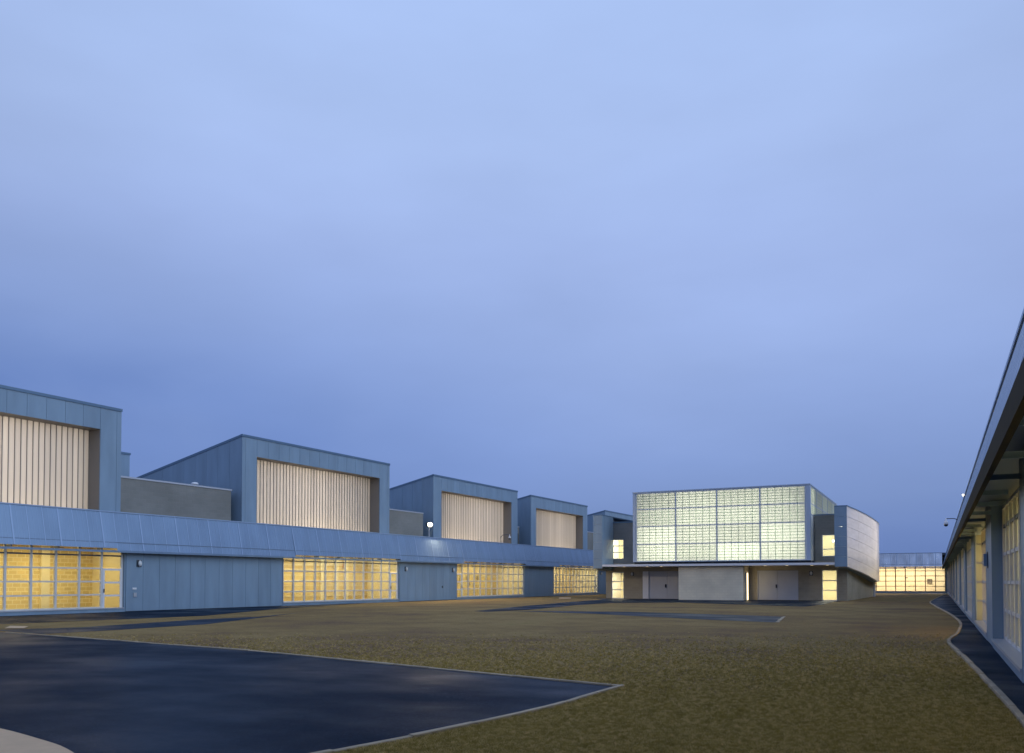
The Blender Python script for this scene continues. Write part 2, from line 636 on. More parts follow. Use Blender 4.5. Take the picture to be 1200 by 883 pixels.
# ------------------------------------------------------------------ ground
def sheet(name, pts, z, mat, parent=None, kind='structure'):
    me = bpy.data.meshes.new(name)
    me.from_pydata([(x, y, z) for x, y in pts], [], [tuple(range(len(pts)))])
    me.materials.append(mat)
    o = link(name, me)
    o['kind'] = kind
    return o


def smooth_curve(pts, n=8):
    res = []
    P = [Vector((*p, 0)) for p in pts]
    for i in range(len(P) - 1):
        p0, p1, p2, p3 = P[max(i - 1, 0)], P[i], P[i + 1], P[min(i + 2, len(P) - 1)]
        for k in range(n):
            t = k / n
            q = 0.5 * ((2 * p1) + (p2 - p0) * t + (2 * p0 - 5 * p1 + 4 * p2 - p3) * t * t + (3 * p1 - p0 - 3 * p2 + p3) * t ** 3)
            res.append((q.x, q.y))
    res.append((P[-1].x, P[-1].y))
    return res


def kerb(name, pts, width, h, stone=0.92):
    """a bedding strip carrying separate concrete edging stones, each a little out of line"""
    def strip(P, wd, zl, zh):
        n = len(P)
        vs, fs = [], []
        for i, p in enumerate(P):
            a = Vector((*P[max(i - 1, 0)], 0))
            c = Vector((*P[min(i + 1, n - 1)], 0))
            d = (c - a).normalized()
            nn = Vector((-d.y, d.x, 0))
            for q, z in ((-0.5, zl), (-0.5, zh - 0.008), (-0.4, zh), (0.4, zh), (0.5, zh - 0.008), (0.5, zl)):
                vs.append(tuple(Vector((*p, z)) + nn * wd * q))
        for i in range(n - 1):
            for j in range(5):
                a = i * 6 + j
                fs.append((a, a + 1, a + 7, a + 6))
        fs.append(tuple(range(6)))
        fs.append(tuple((n - 1) * 6 + j for j in range(6)))
        return vs, fs
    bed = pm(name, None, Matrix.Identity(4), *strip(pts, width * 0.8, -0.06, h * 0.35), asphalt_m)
    bed['kind'] = 'structure'
    # arc-length walk
    L_ = [0.0]
    for a, c in zip(pts, pts[1:]):
        L_.append(L_[-1] + math.dist(a, c))

    def at(t):
        for k in range(len(pts) - 1):
            if t <= L_[k + 1]:
                f = (t - L_[k]) / max(1e-6, L_[k + 1] - L_[k])
                return (pts[k][0] + (pts[k + 1][0] - pts[k][0]) * f, pts[k][1] + (pts[k + 1][1] - pts[k][1]) * f)
        return pts[-1]
    t = 0.0
    while t < L_[-1] - 0.1:
        e = min(t + stone - 0.012, L_[-1])
        m_ = 4
        ox, oy = random.uniform(-0.006, 0.006), random.uniform(-0.006, 0.006)
        P = [(at(t + (e - t) * k / m_)[0] + ox, at(t + (e - t) * k / m_)[1] + oy) for k in range(m_ + 1)]
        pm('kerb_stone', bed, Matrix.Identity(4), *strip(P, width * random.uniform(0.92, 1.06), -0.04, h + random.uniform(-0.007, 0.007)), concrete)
        t += stone
    return bed


def dens(pts, step=0.5):
    r = []
    for a, b2 in zip(pts, pts[1:]):
        d = math.dist(a, b2)
        k = max(1, int(d / step))
        for i in range(k):
            r.append((a[0] + (b2[0] - a[0]) * i / k, a[1] + (b2[1] - a[1]) * i / k))
    r.append(pts[-1])
    return r


sheet('lawn', [(-700, -700), (700, -700), (700, 700), (-700, 700)], 0.0, lawn_m)
PAD = [(-24.3, 14.75), (-12.86, 13.21), (-8.85, 12.24), (-3.97, 11.12), (-4.07, 8.82), (-4.45, 6.6), (-4.75, 5.4), (-5.2, 3.2), (-34, 3.2), (-34, 16.6), (-27.0, 15.3)]
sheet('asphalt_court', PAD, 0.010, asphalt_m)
kerb('kerb', dens([(-24.0, 14.75), (-12.86, 13.21), (-8.85, 12.24), (-3.94, 11.12)], 0.4), 0.065, 0.03)
kerb('kerb', smooth_curve([(-3.97, 11.16), (-4.03, 10.0), (-4.08, 8.82), (-4.42, 6.8), (-4.72, 5.5), (-5.2, 3.2)], 6), 0.07, 0.04)
SLAB = smooth_curve([(-9.6, 4.9), (-8.9, 5.12), (-8.35, 5.10), (-7.57, 4.95), (-6.85, 4.76), (-6.2, 4.4), (-5.9, 3.6)], 4) + [(-9.6, 3.6)]
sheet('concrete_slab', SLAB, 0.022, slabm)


def fl(x, y):
    q = FL @ Vector((x, y, 0))
    return (q.x, q.y)


STRIP = [fl(5, 0.3), fl(36.6, 0.3), fl(45, 0.3), fl(43.5, -0.5), (-31.57, 34.31), (-27.96, 25.71), (-28.37, 20.39), (-28.77, 17.46), (-32, 8)]
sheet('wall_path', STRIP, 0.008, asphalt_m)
LINKP = [(-27.5, 15.2), (-24.87, 15.09), (-24.3, 17.6), (-25.48, 23.43), (-25.39, 26.07), (-27.19, 30.42), (-26.48, 29.62), (-23.44, 24.07), (-22.48, 20.67), (-21.66, 16.98), (-21.87, 15.72), (-22.5, 14.4), (-27.5, 14.9)]
LINKP = [(-25.6, 15.25), (-24.6, 17.6), (-25.48, 23.43), (-25.2, 26.07), (-27.0, 31.0), (-26.3, 29.4), (-23.9, 24.07), (-22.48, 20.67), (-22.3, 16.98), (-22.4, 14.8)]
sheet('lawn_path', LINKP, 0.006, asphalt_far)
DIAG = [(-26.0, 66.5), (-23.8, 62.36), (-23.57, 60.18), (-22.95, 52.57), (-21.46, 41.93), (-20.38, 35.65), (-19.33, 35.05), (-18.79, 38.63), (-19.83, 47.4), (-19.68, 53.01), (-15.88, 56.19), (-11.2, 53.27), (-6.82, 50.5), (-6.4, 56), (-6.5, 63), (-6.2, 66.5)]
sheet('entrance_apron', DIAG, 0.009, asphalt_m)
WEDGE = [(-18.59, 36.2), (-17.14, 37.18), (-13.11, 38.24), (-7.75, 36.85), (-5.69, 35.88), (-5.14, 30.87), (-8.21, 32.02), (-13.82, 35.3), (-16.72, 36.1)]
sheet('asphalt_strip', WEDGE, 0.009, asphalt_far)
kerb('kerb', dens([(-5.66, 35.88), (-5.12, 30.87)], 0.5), 0.12, 0.03)
KP = smooth_curve([(0.9, 110.6), (0.75, 104), (0.55, 97), (-0.1, 78), (-0.42, 66), (-0.3, 59.49), (0.05, 51.5), (0.42, 43.97), (0.66, 37.5), (0.72, 32.55), (0.52, 27.0), (0.25, 23.3), (0.32, 21.0), (0.46, 18.29), (0.58, 15.8), (0.65, 14.15), (0.74, 12.0), (0.80, 10.27), (0.84, 7.5), (0.86, 3), (0.86, -8)], 6)
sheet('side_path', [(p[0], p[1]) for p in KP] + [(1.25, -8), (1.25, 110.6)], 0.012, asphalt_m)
kerb('kerb', KP, 0.075, 0.05)
for pts in ([(-30.35, 68.56), (-29.39, 69.06), (-27.29, 64.13), (-28.18, 63.67)], [(-27.3, 16.9), (-26.48, 17.0), (-25.53, 16.24), (-26.08, 15.96)]):
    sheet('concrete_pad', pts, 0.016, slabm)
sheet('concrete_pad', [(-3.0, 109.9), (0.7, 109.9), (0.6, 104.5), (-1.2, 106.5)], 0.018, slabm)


# ------------------------------------------------------------------ the single-storey wings
def mesh_cached(key, make):
    if key not in CACHE:
        CACHE[key] = make()
    return CACHE[key]


def roof_panel_mesh(wd, yb, zb, yt, zt, mat, rib, plain=False):
    def make():
        mb = MB()
        t = 0.03
        g = 0.008
        ring = lambda x: [(x, yb, zb), (x, yt, zt), (x, yt + 0.03, zt), (x, yb + 0.03, zb)]
        mb.loft([ring(0), ring(wd - g)])
        n = len(mb.f)
        for q in (() if plain else (0.36, 0.68)):
            mb.loft([[(q * wd + e_, yb - 0.005, zb + 0.01), (q * wd + e_, yt - 0.005, zt), (q * wd + e_, yt, zt), (q * wd + e_, yb, zb + 0.01)] for e_ in (0, 0.012)])
        me = bpy.data.meshes.new('roof_panel')
        # standing rib along one edge
        off = 0.001 if plain else (0.008 if not rib else 0.014)
        rw = 0.022 if not rib else 0.06
        ring2 = lambda x: [(x, yb - off, zb + 0.01), (x, yt - off, zt), (x, yt, zt), (x, yb, zb + 0.01)]
        mb.loft([ring2(-0.012), ring2(rw)])
        me.from_pydata(mb.v, [], mb.f)
        me.materials.append(mat)
        me.materials.append(seam)
        for p in me.polygons[n:]:
            p.material_index = 1
        return me
    return mesh_cached(('roof', round(wd, 3), zt, zb, mat.name, rib, plain), make)


def window_bay(root, fr, a, b, n, door, glassm, lampm, z_top, spec, depth=3.2, recess=0.14, seed=0, posters=False):
    rnd = random.Random(seed)
    y = recess
    fm = bronze if spec == 'plain' else frame_pale
    mw = 0.05
    zs = [0.24, 0.85, 1.47, 2.09, 2.70, z_top]
    # sill block and plinth
    bx('plinth', root, fr, a, b, 0.0, y + 0.2, -0.2, 0.16, clad)
    bx('sill', root, fr, a, b, -0.03, y + 0.2, 0.162, 0.215, steel)
    win = bx('window', root, fr, a, b, y - 0.03, y + 0.06, z_top, z_top + 0.06, steel)      # head rail carries the window
    xs = [a + (b - a) * i / n for i in range(n + 1)]
    dcols = {'R': [n - 1], 'L': [0], None: []}[door]
    for i, x in enumerate(xs):
        z0 = 0.215
        bx('mullion', win, fr, x - mw + (mw if i == 0 else 0) - (mw if i == n else 0), x + mw + (mw if i == 0 else 0) - (mw if i == n else 0), y - 0.04, y + 0.07, z0, z_top - 0.001, fm)
    runs = [(xs[0] + 2 * mw, xs[-1] - 2 * mw)]
    if door == 'R':
        runs = [(xs[0] + 2 * mw, xs[-2] - mw)]
    if door == 'L':
        runs = [(xs[1] + mw, xs[-1] - 2 * mw)]
    for k, z in enumerate(zs[:-1]):
        x0, x1 = runs[0] if k < 4 else (xs[0] + 2 * mw, xs[-1] - 2 * mw)
        bx('transom', win, fr, x0, x1, y - 0.025, y + 0.055, z - 0.035, z + 0.035, darksteel if k == 4 else fm)
    for i in range(n):
        x0, x1 = xs[i] + mw, xs[i + 1] - mw
        for k in range(5):
            if i in dcols and k < 4:
                if k == 3:
                    bx('pane', win, fr, x0, x1, y + 0.01, y + 0.022, 2.14, zs[4] - 0.036, glassm)
                continue
            bx('pane', win, fr, x0, x1, y + 0.01, y + 0.022, zs[k] + 0.036, zs[k + 1] - 0.036, glassm)
    for i in dcols:
        x0, x1 = xs[i] + mw + 0.004, xs[i + 1] - mw - 0.004
        mb = MB()
        zz_ = [0.02, 0.22, 0.76, 0.84, 1.38, 1.46, 2.00, 2.09]
        mb.box(x0, x0 + 0.10, y - 0.05, y, 0.02, 2.09).box(x1 - 0.10, x1, y - 0.05, y, 0.02, 2.09)
        for q in range(0, 8, 2):
            mb.box(x0 + 0.10, x1 - 0.10, y - 0.048, y - 0.002, zz_[q], zz_[q + 1])
        dr = mb.build('door', root, fr, white)
        for q in (1, 3, 5):
            bx('pane', dr, fr, x0 + 0.10, x1 - 0.10, y - 0.03, y - 0.018, zz_[q], zz_[q + 1], glassm)
        hx = x0 + 0.03 if door == 'R' else x1 - 0.07
        bx('handle', dr, fr, hx, hx + 0.04, y - 0.11, y - 0.052, 0.95, 1.12, darksteel)
        bx('threshold', root, fr, x0 - 0.03, x1 + 0.03, y - 0.1, y + 0.2, 0.163, 0.0165 + 0.17, darksteel) if False else None
    # the lit room behind
    yb = y + depth
    bx('interior_wall', root, fr, a - 0.6, b + 0.6, yb, yb + 0.15, -0.1, 3.5, int_peach if spec == 'plain' else (block_int if seed == 3 else block_int2))
    bx('interior_floor', root, fr, a - 0.6, b + 0.6, y + 0.22, yb - 0.002, -0.1, 0.02, int_floor)
    bx('interior_ceiling', root, fr, a - 0.6, b + 0.6, y + 0.09, yb - 0.002, z_top + 0.14, z_top + 0.2, int_white)
    for x0 in (a - 0.7, b + 0.601):
        bx('interior_end_wall', root, fr, x0, x0 + 0.1, y + 0.21, yb, -0.1, 3.5, int_cream)
    x = a + 0.9 + rnd.random() * 0.4
    while x < b - 1.3:
        bx('ceiling_lamp', root, fr, x, x + 1.2, y + 1.35, y + 1.6, z_top + 0.06, z_top + 0.12, lampm)
        x += 2.35
    pw, pc = {'warm_tube': (22, (1.0, 0.82, 0.45)), 'bright_warm_tube': (60, (1.0, 0.85, 0.52)), 'dim_tube': (20, (1.0, 0.88, 0.56)),
              'amber_bay_tube': (110, (1.0, 0.72, 0.30)), 'amber_tube': (75, (1.0, 0.84, 0.60))}[lampm.name]
    area_lamp(root, fr, ((a + b) / 2, y + 1.5, z_top + 0.055), b - a - 0.6, 0.9, (0, 0, -1), pw * (b - a), pc)
    if spec == 'plain':
        return
    if seed != 3:
        for z in (0.45, 0.80, 1.15, 1.5, 1.85, 2.2, 2.55):
            bx('wall_rail', root, fr, a - 0.5, b + 0.5, yb - 0.04, yb - 0.003, z, z + 0.07, int_cream)
    x = a + 0.5 + rnd.random()
    while x < b - 1.2:
        kind = rnd.choice(['pil', 'pil', 'door', 'panel', 'none'])
        if kind == 'pil':
            bx('pilaster', root, fr, x, x + 0.42, yb - 0.16, yb - 0.003, 0.021, z_top + 0.13, int_cream)
        elif kind == 'door':
            d = bx('interior_door', root, fr, x, x + 0.95, yb - 0.05, yb - 0.003, 0.021, 2.15, int_door)
            bx('door_frame', d, fr, x - 0.09, x - 0.002, yb - 0.08, yb - 0.004, 0.021, 2.2, int_cream)
            bx('door_frame', d, fr, x + 0.952, x + 1.04, yb - 0.08, yb - 0.004, 0.021, 2.2, int_cream)
            bx('door_frame', d, fr, x - 0.09, x + 1.04, yb - 0.081, yb - 0.004, 2.201, 2.3, int_cream)
        elif kind == 'panel':
            bx('notice_board', root, fr, x, x + 0.25, yb - 0.06, yb - 0.042, 1.6, 1.95, poster_m)
            bx('notice_board', root, fr, x + 0.5, x + 0.65, yb - 0.06, yb - 0.042, 1.1, 1.28, poster_m)
        x += 1.0 + rnd.random() * 0.9


def wall_bay(root, fr, a, b, ztop, step=0.92):
    bx('wall_core', root, fr, a, b, 0.042, 0.35, -0.2, ztop, soffit)
    n = max(1, round((b - a) / step))
    s = (b - a) / n
    for i in range(n):
        bx('wall_panel', root, fr, a + i * s + 0.006, a + (i + 1) * s - 0.006, 0.0, 0.04, 0.03, ztop, clad)
    bx('base_flashing', root, fr, a, b, 0.02, 0.041, -0.2, 0.028, darksteel)


def wing(root, fr, x0, x1, segs, zE, zT, canopy_mat, pitch, glassm, y_eave=-0.4, bracket=None, slot=0.10, fascia=False, yt=0.0, inner=None):
    ztop = zE + 0.45
    for s in segs:
        if s[0] == 'wall':
            wall_bay(root, fr, s[1], s[2], ztop)
        else:
            kw = s[3]
            window_bay(root, fr, s[1], s[2], kw['n'], kw.get('door'), kw.get('glass', glassm), kw.get('lamp', lamp_warm), ztop - 0.2, kw.get('spec', ''), seed=kw.get('seed', 1), recess=kw.get('recess', 0.14))
            # metal jambs either side
            for q in ((s[2] + 0.003,) if kw.get('lamp') is lamp_bay else (s[1] - 0.075, s[2] + 0.003)):
                bx('jamb', root, fr, q, q + 0.072, -0.004, kw.get('recess', 0.14) + 0.1, 0.0, ztop, clad)
    # eave bar
    eb = 0.10 if not fascia else 0.27
    bx('eave_fascia', root, fr, x0, x1, y_eave - 0.02, y_eave + 0.05, zE, zE + eb, fascia_m if fascia else canopy)
    zb = zE + eb + (slot if not fascia else 0.02)
    n = int((x1 - x0) / pitch)
    for i in range(n):
        rib = (i % 3 == 0)
        xc = x0 + (i + 0.5) * pitch
        over = any(sg[0] == 'win' and sg[1] <= xc - pitch * 0.5 and xc + pitch * 0.5 <= sg[2] for sg in segs)
        me = roof_panel_mesh(pitch, y_eave, zb if over else zE + eb + 0.003, yt, zT, canopy_mat, rib, fascia)
        link('roof_panel', me, root, fr @ Matrix.Translation((x0 + i * pitch, 0, 0)))
    bx('ridge_cap', root, fr, x0, x1, yt - 0.03, yt + 0.12, zT + 0.002, zT + 0.06, seam)
    bx('flat_roof', root, fr, x0, x1, yt + 0.125, 13.0, zT - 0.25, zT, roofm)
    bx('soffit_deck', root, fr, x0, x1, y_eave + 0.06, 0.36, ztop + 0.012, ztop + 0.05, soffit)
    # back and ends close the volume
    bx('rear_wall', root, fr, x0, x1, 12.8, 12.99, -0.2, zT - 0.26, clad)
    bx('end_wall', root, fr, x0 - 0.2, x0 - 0.002, 0.05, 13.0, -0.2, zT, clad)
    bx('end_wall', root, fr, x1 + 0.002, x1 + 0.2, 0.05, 13.0, -0.2, zT, clad)
    if bracket:
        x = bracket[0]
        while x < bracket[1]:
            bx('bracket', root, fr, x, x + 0.06, y_eave + 0.055, -0.005, zE + 0.12, zE + 0.2, darksteel if not fascia else clad)
            x += bracket[2]


LW = thing('classroom_wing', 'long low wing on the left with pleated blue metal canopy and lit yellow window bays', 'building', FL)
wing(LW, FL, 10.0, 93.0, [
    ('win', 12.6, 26.05, dict(n=12, door='R', seed=3)),
    ('wall', 26.15, 36.6),
    ('win', 36.7, 48.1, dict(n=12, door='R', seed=11, lamp=lamp_warm2)),
    ('wall', 48.22, 55.65),
    ('win', 55.75, 67.15, dict(n=12, door='L', seed=5, lamp=lamp_warm2)),
    ('wall', 67.25, 73.15),
    ('win', 73.25, 84.4, dict(n=14, door='R', seed=8, lamp=lamp_warm2)),
    ('wall', 84.5, 92.8)], 2.85, 4.78, canopy, 0.70, glass, bracket=(12, 92, 2.1))
# small fittings on the wing's wall
bx('keypad', LW, FL, 26.5, 26.72, -0.03, -0.003, 1.08, 1.17, white)
bx('keypad', LW, FL, 26.55, 26.72, -0.05, -0.003, 0.72, 0.92, steel)
bx('lock_box', LW, FL, 53.6, 53.72, -0.04, -0.003, 0.95, 1.12, darksteel)
bx('exit_sign', LW, FL, 45.9, 46.15, 3.2, 3.3, 2.45, 2.7, red)

RW = thing('classroom_wing', 'dark nearby wing along the right edge, seen steeply under its sloping eave', 'building', FR)


def yr(a, b):
    return 111.0 - b, 111.0 - a


segs = []
wins = [(-5.0, 2.2), (4.6, 11.8), (14.24, 21.4), (23.84, 31.0)] + [(33.4 + 9.6 * i, 40.6 + 9.6 * i) for i in range(8)]
prev = -8.0
for i, (a, b) in enumerate(wins):
    segs.append(('wall', *yr(prev + (0.08 if i else 0) + (0.6 if i == 4 else 0), a - 0.08)))
    segs.append(('win', *yr(a, b), dict(n=7, seed=20 + i, lamp=lamp_bay if i == 3 else lamp_dim, recess=0.25 if i < 4 else 0.10, glass=frost)))
    prev = b
segs.append(('wall', *yr(prev + 0.08, 110.9)))
wing(RW, FR, 0.2, 119.0, segs, 2.85, 4.72, canopy, 0.70, glass, y_eave=-0.5, bracket=(1.0, 118, 2.4), fascia=True, yt=-0.10)

xb_ = 111 - 31.0
bx('return_pane', RW, FR, xb_ - 0.071, xb_ - 0.06, 0.05, 0.24, 0.22, 3.0, frost)
for z in (0.85, 1.47, 2.09, 2.70):
    bx('return_rail', RW, FR, xb_ - 0.058, xb_ - 0.03, 0.05, 0.24, z - 0.03, z + 0.03, steel)
bx('wall_panel', RW, FR, xb_ - 0.68, xb_ - 0.08, 0.0, 0.04, 0.03, 3.3, clad)
bx('tube_lamp', RW, FR, xb_ - 0.4, xb_ - 0.34, 0.12, 0.18, 0.3, 2.9, lamp_side)  # lamp added inside the wall cavity to make the return pane glow

FF = Matrix.Translation((0, 111.0, 0))
FW = thing('link_wing', 'distant low wing closing the courtyard, streaked metal canopy over amber lit windows', 'building', FF)
wing(FW, FF, -40.0, 1.0, [('wall', -39.9, -14.3), ('win', -14.2, 0.95, dict(n=14, lamp=lamp_far, seed=31, spec='plain'))], 3.0, 4.82, far_zinc, 0.70, glass, bracket=(-14, 1, 2.1))
bx('poster', FW, FF, -1.05, -0.5, 3.25, 3.33, 1.15, 1.75, poster_m)
for x in (-3.2, -2.7, -0.35):
    bx('notice', FW, FF, x, x + 0.2, 3.25, 3.33, 0.9, 1.05, int_cream)
bx('notice', FW, FF, -3.5, -3.2, 3.25, 3.33, 1.85, 1.95, int_dark)


# ------------------------------------------------------------------ the tall halls behind the left wing
def hall(label, x0, x1, zt, idx):
    y0 = 1.6
    slope = 0.21
    depth = 13.0
    zb = 4.785
    zof = lambda yy: zt - slope * (yy - y0)
    root = thing('hall_block', label, 'building', FL @ Matrix.Translation((x0, y0, zb)), 'tall blocks with glowing front screens')
    # front frame: header panels and jambs
    hd, jw, rc = 1.2, 1.15, 0.9
    n = 13
    s = (x1 - x0 - 2 * jw) / n
    zf = zt - 0.14
    for i in range(n):
        bx('facade_panel', root, FL, x0 + jw + i * s + 0.006, x0 + jw + (i + 1) * s - 0.006, y0, y0 + 0.06, zt - hd, zf, clad)
    for a, b2 in ((x0, x0 + 0.25), (x0 + 0.262, x0 + jw - 0.006), (x1 - jw + 0.006, x1 - 0.262), (x1 - 0.25, x1)):
        bx('facade_panel', root, FL, a, b2, y0, y0 + 0.06, zb, zf, clad)
    bx('front_coping', root, FL, x0 - 0.03, x1 + 0.03, y0 - 0.04, y0 + 0.12, zf + 0.002, zt, coping)
    # reveals around the screen
    bx('reveal', root, FL, x0 + jw - 0.05, x0 + jw, y0 + 0.062, y0 + rc + 0.1, zb, zt - hd, reveal)
    bx('reveal', root, FL, x1 - jw, x1 - jw + 0.05, y0 + 0.062, y0 + rc + 0.1, zb, zt - hd, reveal)
    bx('reveal', root, FL, x0 + jw, x1 - jw, y0 + 0.062, y0 + rc + 0.1, zt - hd, zt - hd + 0.05, reveal)
    # screen of upright channels
    a, b2 = x0 + jw + 0.002, x1 - jw - 0.002
    nc = 42
    cw = (b2 - a) / nc

    def chm():
        mb = MB()
        g = 0.035
        wd, ht = cw - g, zt - hd - zb
        ring = lambda z: [(0, 0.05, z), (0, 0, z), (wd * 0.2, -0.018, z), (wd * 0.8, -0.018, z), (wd, 0, z), (wd, 0.05, z)]
        mb.loft([ring(0), ring(ht)])
        me = bpy.data.meshes.new('glass_channel')
        me.from_pydata(mb.v, [], mb.f)
        me.materials.append(chan)
        return me
    cme = mesh_cached(('chan', round(cw, 3), round(zt, 2)), chm)
    for i in range(nc):
        link('glass_channel', cme, root, FL @ Matrix.Translation((a + i * cw + 0.017, y0 + rc, zb)))
    mb = MB()
    for i in range(nc + 1):
        x = a + i * cw
        mb.box(x - 0.015, x + 0.015, y0 + rc - 0.03, y0 + rc + 0.07, zb, zt - hd - 0.001)
    o = mb.build('screen_ribs', root, FL, reveal, kind='stuff')
    # sides in upright sheets, top edge falling backwards
    m_ = 13
    for sx, xa in ((0, x0), (1, x1 - 0.06)):
        for i in range(m_):
            ya = y0 + 0.065 + i * (depth - 0.065) / m_
            yb2 = y0 + 0.065 + (i + 1) * (depth - 0.065) / m_ - 0.012
            vs = [(xa + dx, yy, zz_) for dx in (0, 0.06) for yy, zz_ in ((ya, zb), (yb2, zb), (yb2, zof(yb2) - 0.14), (ya, zof(ya) - 0.14))]
            pm('side_panel', root, FL, vs, [(0, 1, 2, 3), (4, 7, 6, 5), (0, 4, 5, 1), (1, 5, 6, 2), (2, 6, 7, 3), (3, 7, 4, 0)], clad)
        xo = x0 - 0.03 if sx == 0 else x1 - 0.09
        vs = [(xo + dx, yy, zz_) for dx in (0, 0.12) for yy, zz_ in ((y0 + 0.122, zof(y0 + 0.12) - 0.14), (y0 + depth, zof(y0 + depth) - 0.14), (y0 + depth, zof(y0 + depth)), (y0 + 0.122, zof(y0 + 0.12)))]
        pm('side_coping', root, FL, vs, [(0, 1, 2, 3), (4, 7, 6, 5), (0, 4, 5, 1), (1, 5, 6, 2), (2, 6, 7, 3), (3, 7, 4, 0)], coping)
    vs = [(xx, yy, zof(yy) - d) for xx in (x0 + 0.1, x1 - 0.1) for yy, d in ((y0 + 0.13, 0.05), (y0 + depth, 0.05), (y0 + depth, 0.25), (y0 + 0.13, 0.25))]
    pm('roof', root, FL, vs, [(0, 1, 2, 3), (4, 7, 6, 5), (0, 4, 5, 1), (1, 5, 6, 2), (2, 6, 7, 3), (3, 7, 4, 0)], roofm)
    bx('rear_wall', root, FL, x0 + 0.062, x1 - 0.062, y0 + depth - 0.2, y0 + depth, zb, zof(y0 + depth) - 0.26, clad)
    # white room behind the screen with its lamps
    yi = y0 + rc + 0.12
    bx('interior_wall', root, FL, x0 + jw, x1 - jw, yi + 4.0, yi + 4.1, zb, zt - 1.35, int_white)
    for xa in (x0 + jw - 0.16, x1 - jw + 0.06):
        bx('interior_end_wall', root, FL, xa, xa + 0.1, yi, yi + 4.1, zb, zt - 1.35, int_white)
    bx('interior_ceiling', root, FL, x0 + jw, x1 - jw, yi, yi + 3.99, zt - 1.12, zt - 1.05, int_white)
    rnd = random.Random(idx)
    x = a + 0.3 + rnd.random() * 0.8
    while x < b2 - 1.4:
        bx('strip_lamp', root, FL, x, x + 1.2, yi + 0.28, yi + 0.38, zb + 0.03, zb + 0.10, lamp_hall)
        x += 1.3 + rnd.random() * 1.0
    area_lamp(root, FL, ((a + b2) / 2 + rnd.uniform(-1.5, 1.5), yi + 3.9, zb + 2.2), b2 - a - 3.5, 3.6, (0, -1, 0), 330, (1.0, 0.86, 0.70))
    # low strip lamps wash the foot of the screen, unevenly
    area_lamp(root, FL, (a + (b2 - a) * rnd.uniform(0.25, 0.8), yi + 0.8, zb + 0.12), 5.0, 0.25, (0, -0.75, 0.65), 130, (1.0, 0.78, 0.46))
    area_lamp(root, FL, ((a + b2) / 2, yi + 0.7, zb + 0.12), b2 - a - 0.5, 0.2, (0, -0.8, 0.6), 80, (1.0, 0.80, 0.50))
    return root


hall('tall metal-clad block cut by the left edge, with glowing ribbed screen', 12.8, 26.95, 10.2, 1)
hall('tall metal-clad block second from the left, its long side wall sloping down behind', 34.9, 49.04, 10.17, 2)
hall('tall metal-clad block right beside the bright starry floodlight', 54.75, 68.76, 10.03, 3)
hall('tall metal-clad block with glowing screen just left of the translucent gymnasium', 71.45, 85.04, 9.9, 4)
hall('farthest tall metal block, only its roof corner showing behind the gymnasium', 90.18, 104.2, 9.8, 5)


def block_wall(label, x0, x1, y0, zt, depth=1.0):
    root = thing('parapet_wall', label, 'wall', FL @ Matrix.Translation((x0, y0, 4.785)), 'grey block walls between the tall blocks')
    bx('masonry', root, FL, x0, x1, y0, y0 + depth, 4.785, zt, block_grey)
    bx('wall_coping', root, FL, x0 - 0.02, x1 + 0.03, y0 - 0.04, y0 + depth + 0.02, zt + 0.002, zt + 0.09, steel)
    return root


block_wall('wide grey block wall on the roof between the two nearest tall blocks', 27.05, 34.45, 2.0, 6.78, 6.0)
block_wall('grey block wall partly behind the bright floodlight', 49.15, 53.9, 2.0, 6.8, 6.0)
bw = block_wall('short pale wall over a dark opening between two tall blocks', 68.9, 70.9, 2.6, 6.7, 5.0)
bx('louvre', bw, FL, 69.0, 70.7, 2.55, 2.59, 4.9, 6.1, int_dark)
block_wall('grey block wall left of the gymnasium corner fin', 85.2, 90.0, 2.0, 7.0, 5.0)
rv = thing('roof_unit', 'slim blue metal roof unit peeking out behind the leftmost tall block', 'roof unit', FL @ Matrix.Translation((33.6, 14.0, 4.785)))
bx('casing', rv, FL, 33.6, 36.2, 13.6, 15.6, 4.79, 9.98, clad)
bx('cap', rv, FL, 33.55, 36.25, 13.55, 15.65, 9.983, 10.12, coping)


# ------------------------------------------------------------------ gymnasium
GY = thing('gymnasium', 'gymnasium with glowing translucent grid box above grey block walls and curved metal fins', 'building', Matrix.Translation((-15.5, 64.3, 0)))


def wall_open(name, x0, x1, z0, z1, y0, y1, holes, mat):
    mb = MB()
    xs = sorted({x0, x1, *[h[0] for h in holes], *[h[1] for h in holes]})
    for a, b2 in zip(xs, xs[1:]):
        hs = sorted([h for h in holes if h[0] <= a + 1e-6 and h[1] >= b2 - 1e-6], key=lambda h: h[2])
        z = z0
        for h in hs:
            if h[2] > z + 1e-4:
                mb.box(a, b2, y0, y1, z, h[2])
            z = h[3]
        if z1 > z:
            mb.box(a, b2, y0, y1, z, z1)
    return mb.build(name, GY, FC, mat)


def lit_window(x0, x1, z0, z1, y, rails, mat=steel, name='window', gm=None):
    mb = MB()
    t = 0.06
    mb.box(x0, x0 + t, y, y + 0.1, z0, z1).box(x1 - t, x1, y, y + 0.1, z0, z1)
    mb.box(x0 + t, x1 - t, y, y + 0.1, z0, z0 + t).box(x0 + t, x1 - t, y, y + 0.1, z1 - t, z1)
    wn = mb.build(name, GY, FC, mat)
    zs = [z0 + t] + rails + [z1 - t]
    for r in rails:
        bx('rail', wn, FC, x0 + t, x1 - t, y + 0.01, y + 0.09, r - 0.035, r + 0.035, mat)
    for i in range(len(zs) - 1):
        lo = zs[i] + (0.036 if i else 0.001)
        hi = zs[i + 1] - (0.036 if i < len(zs) - 2 else 0.001)
        bx('pane', wn, FC, x0 + t + 0.001, x1 - t - 0.001, y + 0.04, y + 0.052, lo, hi, gm or glass)
    return wn


